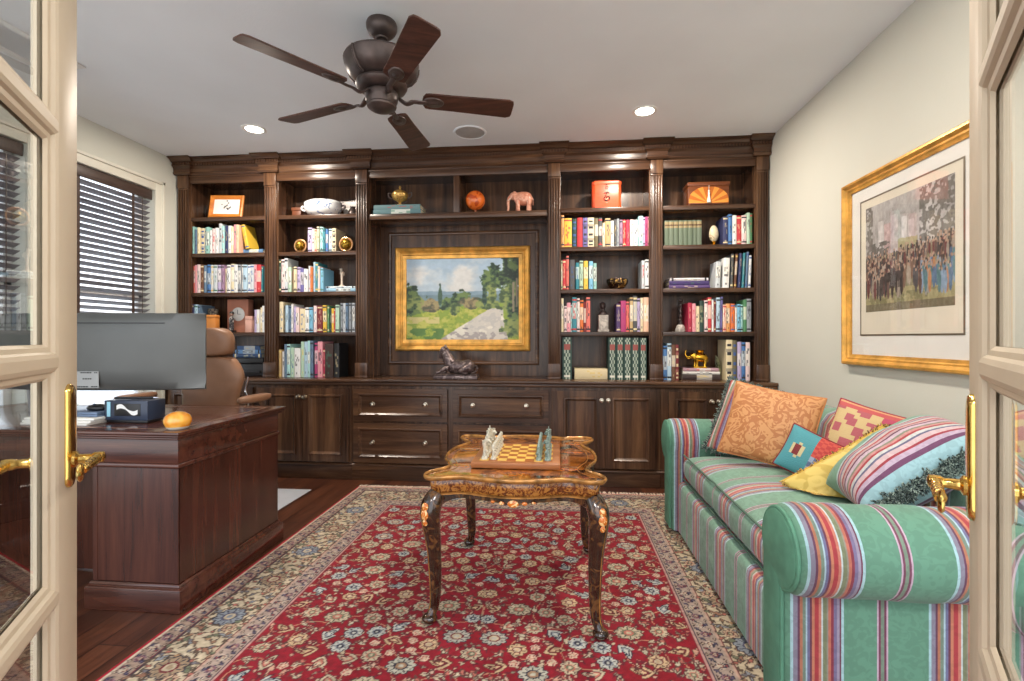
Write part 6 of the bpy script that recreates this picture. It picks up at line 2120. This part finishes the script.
def cush(u, v):
    """u round the section (x, z), v along y"""
    q = 2 * v - 1
    en = (1 - abs(q) ** 9) ** .5 if abs(q) < 1 else 0
    a = 2 * PI * u
    ca, sa = math.cos(a), math.sin(a)
    hx, hz = (x1 - x0) / 2, (z1 - z0) / 2
    px_ = abs(ca) ** .38 * math.copysign(1, ca) * hx
    pz_ = abs(sa) ** .50 * math.copysign(1, sa) * hz
    fx = 1 - (px_ / hx) ** 2
    puff = .036 * fx * (1 - q * q) if sa > 0 else 0
    y = y0 + (y1 - y0) * (.5 + .5 * q)
    sag = -.010 * math.exp(-((y - 2.42) / .045) ** 2) * (1 if sa > 0 else 0) + .005 * math.sin(y * 21 + px_ * 6) * fx
    dent = .010 * math.exp(-((y - 2.42) / .04) ** 2) if ca < -.5 else 0
    return ((x0 + x1) / 2 + px_ * (.95 + .05 * en) + dent, y, (z0 + z1) / 2 + pz_ * (.55 + .45 * en) + puff + sag)


NU, NV = 56, 64
m.loft([[cush(k / NU, j / NV) for k in range(NU)] for j in range(NV + 1)])
for v in m.bm.verts:
    v[m.sx] = v.co.y + .10
cu = m.build('seat_cushion', M['stripelit'], t, smooth=70)
m = MB()
m.tube([(x0 + .012 + (.010 * math.exp(-((y0 + (y1 - y0) * k / 40 - 2.42) / .04) ** 2)), y0 + .01 + (y1 - y0 - .02) * k / 40, z1 - .012 - .006 * math.exp(-((y0 + (y1 - y0) * k / 40 - 2.42) / .045) ** 2)) for k in range(41)], .0045, 8)
m.tube([(x0 + .012, y0 + .01 + (y1 - y0 - .02) * k / 40, z0 + .014) for k in range(41)], .0045, 8)
m.build('cushion_piping', M['piping'], cu)
for x in (.74, 1.52):
    for y in (YI0 - .06, YI1 + .06):
        m = MB(); m.box(x - .025, x + .025, y - .025, y + .025, rh + .001 if x < .9 else .001, .031); m.build('foot', M['case'], t, bevel=.003)


# ================================================================== PILLOWS
def basis(c, n, roll=0.0, e=None):
    n = Vector(n).normalized()
    if e is not None:
        x = Vector(e).normalized()
        n = (n - x * n.dot(x)).normalized()
        y = n.cross(x)
    else:
        y = Vector((0, 0, 1))
        y = (y - n * n.dot(y)).normalized()
        x = y.cross(n)
        R = Matrix.Rotation(math.radians(roll), 3, n)
        x, y = R @ x, R @ y
    Mx = Matrix((x, y, n)).transposed().to_4x4()
    Mx.translation = Vector(c)
    return Mx


def pillow_mesh(w, h, T, colf=None, sxf=None, pin=.06, n=26, back=None):
    m = MB()
    for side in (1, -1):
        V = []
        for i in range(n + 1):
            row = []
            for j in range(n + 1):
                s, q = -math.cos(PI * i / n), -math.cos(PI * j / n)
                x = w / 2 * s * (1 - pin * (1 - q * q) * abs(s))
                y = h / 2 * q * (1 - pin * (1 - s * s) * abs(q))
                z = side * T / 2 * max(0, (1 - s * s) * (1 - q * q)) ** .40 + .004 * math.sin(9 * s + 4 * q) * (1 - s * s) * (1 - q * q)
                row.append(m.v((x, y, z), sxf(x, y) if sxf else 0))
            V.append(row)
        for i in range(n):
            for j in range(n):
                if colf:
                    m.c = lin(colf(-math.cos(PI * (i + .5) / n), -math.cos(PI * (j + .5) / n), side))
                m.face([V[i][j], V[i + 1][j], V[i + 1][j + 1], V[i][j + 1]])
    return m


def edge_pts(w, h, pin, n=20):
    out = []
    for k in range(4 * n):
        e, q = divmod(k, n)
        a = -1 + 2 * q / n
        s, p = [(a, -1), (1, a), (-a, 1), (-1, -a)][e]
        out.append((w / 2 * s * (1 - pin * (1 - p * p) * abs(s)), h / 2 * p * (1 - pin * (1 - s * s) * abs(p)), 0))
    return out


def seat_z(x, y):
    q = (y - y0) / (y1 - y0) * 2 - 1
    fx = max(0, 1 - ((x - (x0 + x1) / 2) / ((x1 - x0) / 2)) ** 2)
    return z1 + .042 * fx * max(0, 1 - q * q) + .008


def back_x(z):
    return float(np.interp(z, [.30, .62, .72, .765, .79], [1.345, 1.365, 1.385, 1.415, 1.46])) - .014


def rest(m, Mx):
    """cloth gives way where the pillow meets the seat, the back and the arms"""
    inv = Mx.inverted()
    for v in m.bm.verts:
        p = Mx @ v.co
        if x0 - .05 < p.x:
            p.z = max(p.z, seat_z(p.x, p.y))
        if p.z < .80:
            p.x = min(p.x, back_x(p.z))
        if p.z < .70:
            p.y = min(max(p.y, YI0 + (.018 if p.z > .50 else .004)), YI1 - (.018 if p.z > .50 else .004))
        v.co = inv @ p
    return m


def pillow(label, Mx, mat, w, h, T, cord=None, fringe=None, colf=None, sxf=None, pin=.06, name='throw_pillow', side_only=False):
    t = thing(name, label, 'pillow', (0, 0, 0), 'throw pillows on the sofa')
    t.matrix_basis = Mx
    rest(pillow_mesh(w, h, T, colf, sxf, pin), Mx).build('cover', mat, t, local=True, smooth=180, weld=1e-5)
    if cord:
        m = MB(); m.tube(edge_pts(w, h, pin), .0055, 8, closed=True); rest(m, Mx).build('piped_edge', cord, t, local=True)
    if fringe:
        mat_, ln, cnt, rad = fringe
        m = MB()
        rr = random.Random(4)
        E = edge_pts(w, h, pin, 40)
        if side_only:                             # the fringe runs along one long edge only
            E = E[:52]
        m.tube(E, rad * .55, 8, closed=not side_only)
        for k in range(cnt):
            p = Vector(E[rr.randrange(len(E))]) + Vector((rr.uniform(-.006, .006), rr.uniform(-.006, .006), rr.uniform(-.5, .5) * rad))
            d = Vector((p.x / w, p.y / h, 0)).normalized() * rr.uniform(.4, 1) + Vector((rr.uniform(-.7, .7), rr.uniform(-.7, .7), rr.uniform(-.9, .9)))
            d.normalize()
            q = p + d * ln * rr.uniform(.6, 1.1)
            m.tube([tuple(p), tuple(p.lerp(q, .55) + Vector((rr.uniform(-.004, .004),) * 3)), tuple(q)], [.0042, .0036, .0022], 4)
        f = rest(m, Mx).build('fringe', mat_, t, local=True, smooth=0)
        f['kind'] = 'stuff'
    return t


FRG = figured('loop_fringe', (44, 62, 64), (150, 166, 154), 130, (.48, .58), .9, third=(24, 30, 34))
BROC = figured('orange_brocade', (178, 114, 66), (204, 148, 96), 17, (.47, .52), .6, dist=3.2)
YEL = figured('yellow_damask', (194, 164, 76), (214, 186, 100), 16, (.45, .55), .55, dist=1.5)
PST = stripemat('pillow_stripe', [(p, c) for p, c in STRIPES], period=.40, tint=(214, 206, 206, .12))
seq, p_ = [], 0.0
for w_, c_ in ((.10, (150, 186, 192)), (.03, (104, 60, 92)), (.035, (178, 158, 176)), (.02, (150, 50, 62)), (.045, (196, 170, 172)), (.02, (96, 92, 122)), (.03, (188, 190, 186)), (.022, (160, 52, 60)), (.03, (190, 134, 130)), (.02, (120, 126, 104)),
               (.04, (190, 168, 180)), (.022, (98, 46, 76)), (.03, (184, 150, 152)), (.022, (168, 62, 66)), (.04, (188, 176, 172)), (.02, (112, 108, 140)), (.03, (190, 140, 138)), (.02, (110, 48, 72)), (.03, (176, 196, 196)), (.394, (112, 156, 132))):
    seq.append((min(p_, .999), c_)); p_ += w_
PS2 = stripemat('fringed_pillow_stripe', seq, period=.34)
c1 = (1.075, 2.80, .69)
pillow('striped pillow with dark loop fringe leaning on the far arm behind the orange one', basis(c1, (-.55, -.80, .30), -14), PST, .42, .42, .14, fringe=(FRG, .028, 900, .016), sxf=lambda x, y: x + .28)
pillow('large square orange brocade pillow standing on the far part of the seat', basis((1.065, 2.60, .725), (-.50, -.78, .36), -9), BROC, .42, .39, .14, cord=mk('orange_cord', (196, 132, 80), .8))


def pink(s, q, side):
    if s > .86:
        return (140, 46, 66)
    if s > .62:
        return (190, 152, 96) if int((q + 2) * 9) % 2 else (150, 104, 70)
    if q > .80:
        return (206, 150, 112) if int((q + 2) * 22) % 2 else (184, 84, 84)
    if s > .10:
        return (176, 72, 96)
    return (196, 172, 124) if (math.sin(11 * s + 2 * q) * math.sin(10 * q + s) > -.15) else (168, 88, 96)


PM = colmat('pink_tapestry', .8, .5, 120)
pillow('pink and cream tapestry pillow with gold trim leaning on the sofa back', basis((1.36, 2.30, .685), (-.72, -.58, .38), -12), PM, .37, .36, .12, cord=mk('crimson_cord', (150, 44, 66), .8), colf=pink)


def patch(s, q, side):
    if s < -.12:
        d = ((s + .56) * 1.3) ** 2 + (q * .9) ** 2
        return (196, 184, 140) if .035 < d < .075 else ((120, 44, 46) if d <= .035 else (76, 146, 154))
    if q > .05:
        return (178, 62, 60) if int((s + q) * 9) % 2 else (196, 84, 70)
    return (150, 164, 186) if math.sin(14 * s) * math.sin(13 * q) > 0 else (96, 108, 140)


pillow('small patchwork pillow in turquoise, red and blue in front of the orange one', basis((1.150, 2.32, .625), (-.55, -.80, .30), -22), colmat('patchwork', .8, .5, 160), .29, .21, .10, cord=mk('dark_red_cord', (128, 44, 48), .8), colf=patch)
TAS = figured('tassel_trim', (206, 170, 92), (88, 58, 50), 90, (.48, .54), .9)
pillow('mustard yellow pillow with piped edge and brown tassel trim tilted forward', basis((1.180, 2.115, .612), (-.3, -.85, .42), e=(.82, -.1, .55)), YEL, .46, .20, .10, cord=mk('yellow_cord', (196, 158, 60), .7), fringe=(TAS, .016, 260, .008))
pillow('large striped pillow with thick dark fringe seen edge-on by the near arm', basis((1.235, 1.89, .715), (-.58, .02, .81), e=(.80, -.12, .59)), PS2, .47, .31, .25, fringe=(FRG, .034, 1500, .026), side_only=True, sxf=lambda x, y: y + .165)

# ================================================================== LIGHT AND CAMERA
w = bpy.data.worlds.new('overcast_sky')
SC.world = w
w.use_nodes = True
nt = w.node_tree
bg = nt.nodes['Background']
tc = nt.nodes.new('ShaderNodeTexCoord')
sp = nt.nodes.new('ShaderNodeSeparateXYZ')
nt.links.new(tc.outputs['Generated'], sp.inputs[0])
r = ramp(nt, [(0.0, (236, 234, 230)), (0.48, (236, 236, 234)), (0.56, (236, 240, 246)), (1.0, (206, 222, 244))])
ma = put(nt, 'ShaderNodeMath', operation='MULTIPLY_ADD')
ma.inputs[1].default_value = .5
ma.inputs[2].default_value = .5
nt.links.new(sp.outputs['Z'], ma.inputs[0])
nt.links.new(ma.outputs[0], r.inputs['Fac'])
nt.links.new(r.outputs['Color'], bg.inputs['Color'])
bg.inputs['Strength'].default_value = WORLD


def lamp(name, kind, loc, energy, col, rot=(0, 0, 0), size=.1, **kw):
    l = bpy.data.lights.new(name, kind)
    l.energy = energy
    l.color = lin(col)[:3]
    if kind == 'AREA':
        l.shape = kw.get('shape', 'DISK')
        l.size = size
        if 'size_y' in kw:
            l.size_y = kw['size_y']
    else:
        l.shadow_soft_size = size
        if kind == 'SPOT':
            l.spot_size = math.radians(kw.get('cone', 110))
            l.spot_blend = .6
    o = bpy.data.objects.new(name, l)
    COL.objects.link(o)
    o.location = loc
    o.rotation_euler = rot
    return o


for k, (x, y) in enumerate(((-2.28, 3.48), (.59, 3.46))):
    lamp('downlight_and_fill', 'AREA', (x, y, H - .012), CAN if k < 2 else TOP_FILL, (255, 242, 226), (0, 0, 0), .12)
for x in (.62,):                      # added overhead fill light, unseen and without a fixture
    lamp('downlight_and_fill', 'AREA', (x, 1.62, H - .012), TOP_FILL, (255, 242, 226), (0, 0, 0), .12)
# unseen fill lights added behind the camera to brighten the room
for x in (-1.0, .7):
    lamp('rear_fill_light', 'AREA', (x, -.9, H - .03), REAR_FILL, (255, 250, 244), (0, 0, 0), .5)

cam = bpy.data.cameras.new('camera')
cam.sensor_width = 36.0
cam.lens = F / 1024 * 36.0
cam.shift_y = (CY - 340.5) / 1024
cam.clip_start = .05
co = bpy.data.objects.new('camera', cam)
COL.objects.link(co)
co.location = (0, 0, EYE)
co.rotation_euler = (PI / 2, 0, TH)
SC.camera = co
vs = SC.view_settings
SC.display_settings.display_device = 'sRGB'
vs.view_transform = 'Standard'
vs.look = 'None'
vs.exposure = EXPO
vs.gamma = 1.0
vs.use_curve_mapping = False
SC.cycles.max_bounces = 8
SC.cycles.transparent_max_bounces = 16
SC.cycles.caustics_reflective = False
SC.cycles.caustics_refractive = False
SC.cycles.sample_clamp_indirect = 6.0
SC.cycles.use_denoising = True
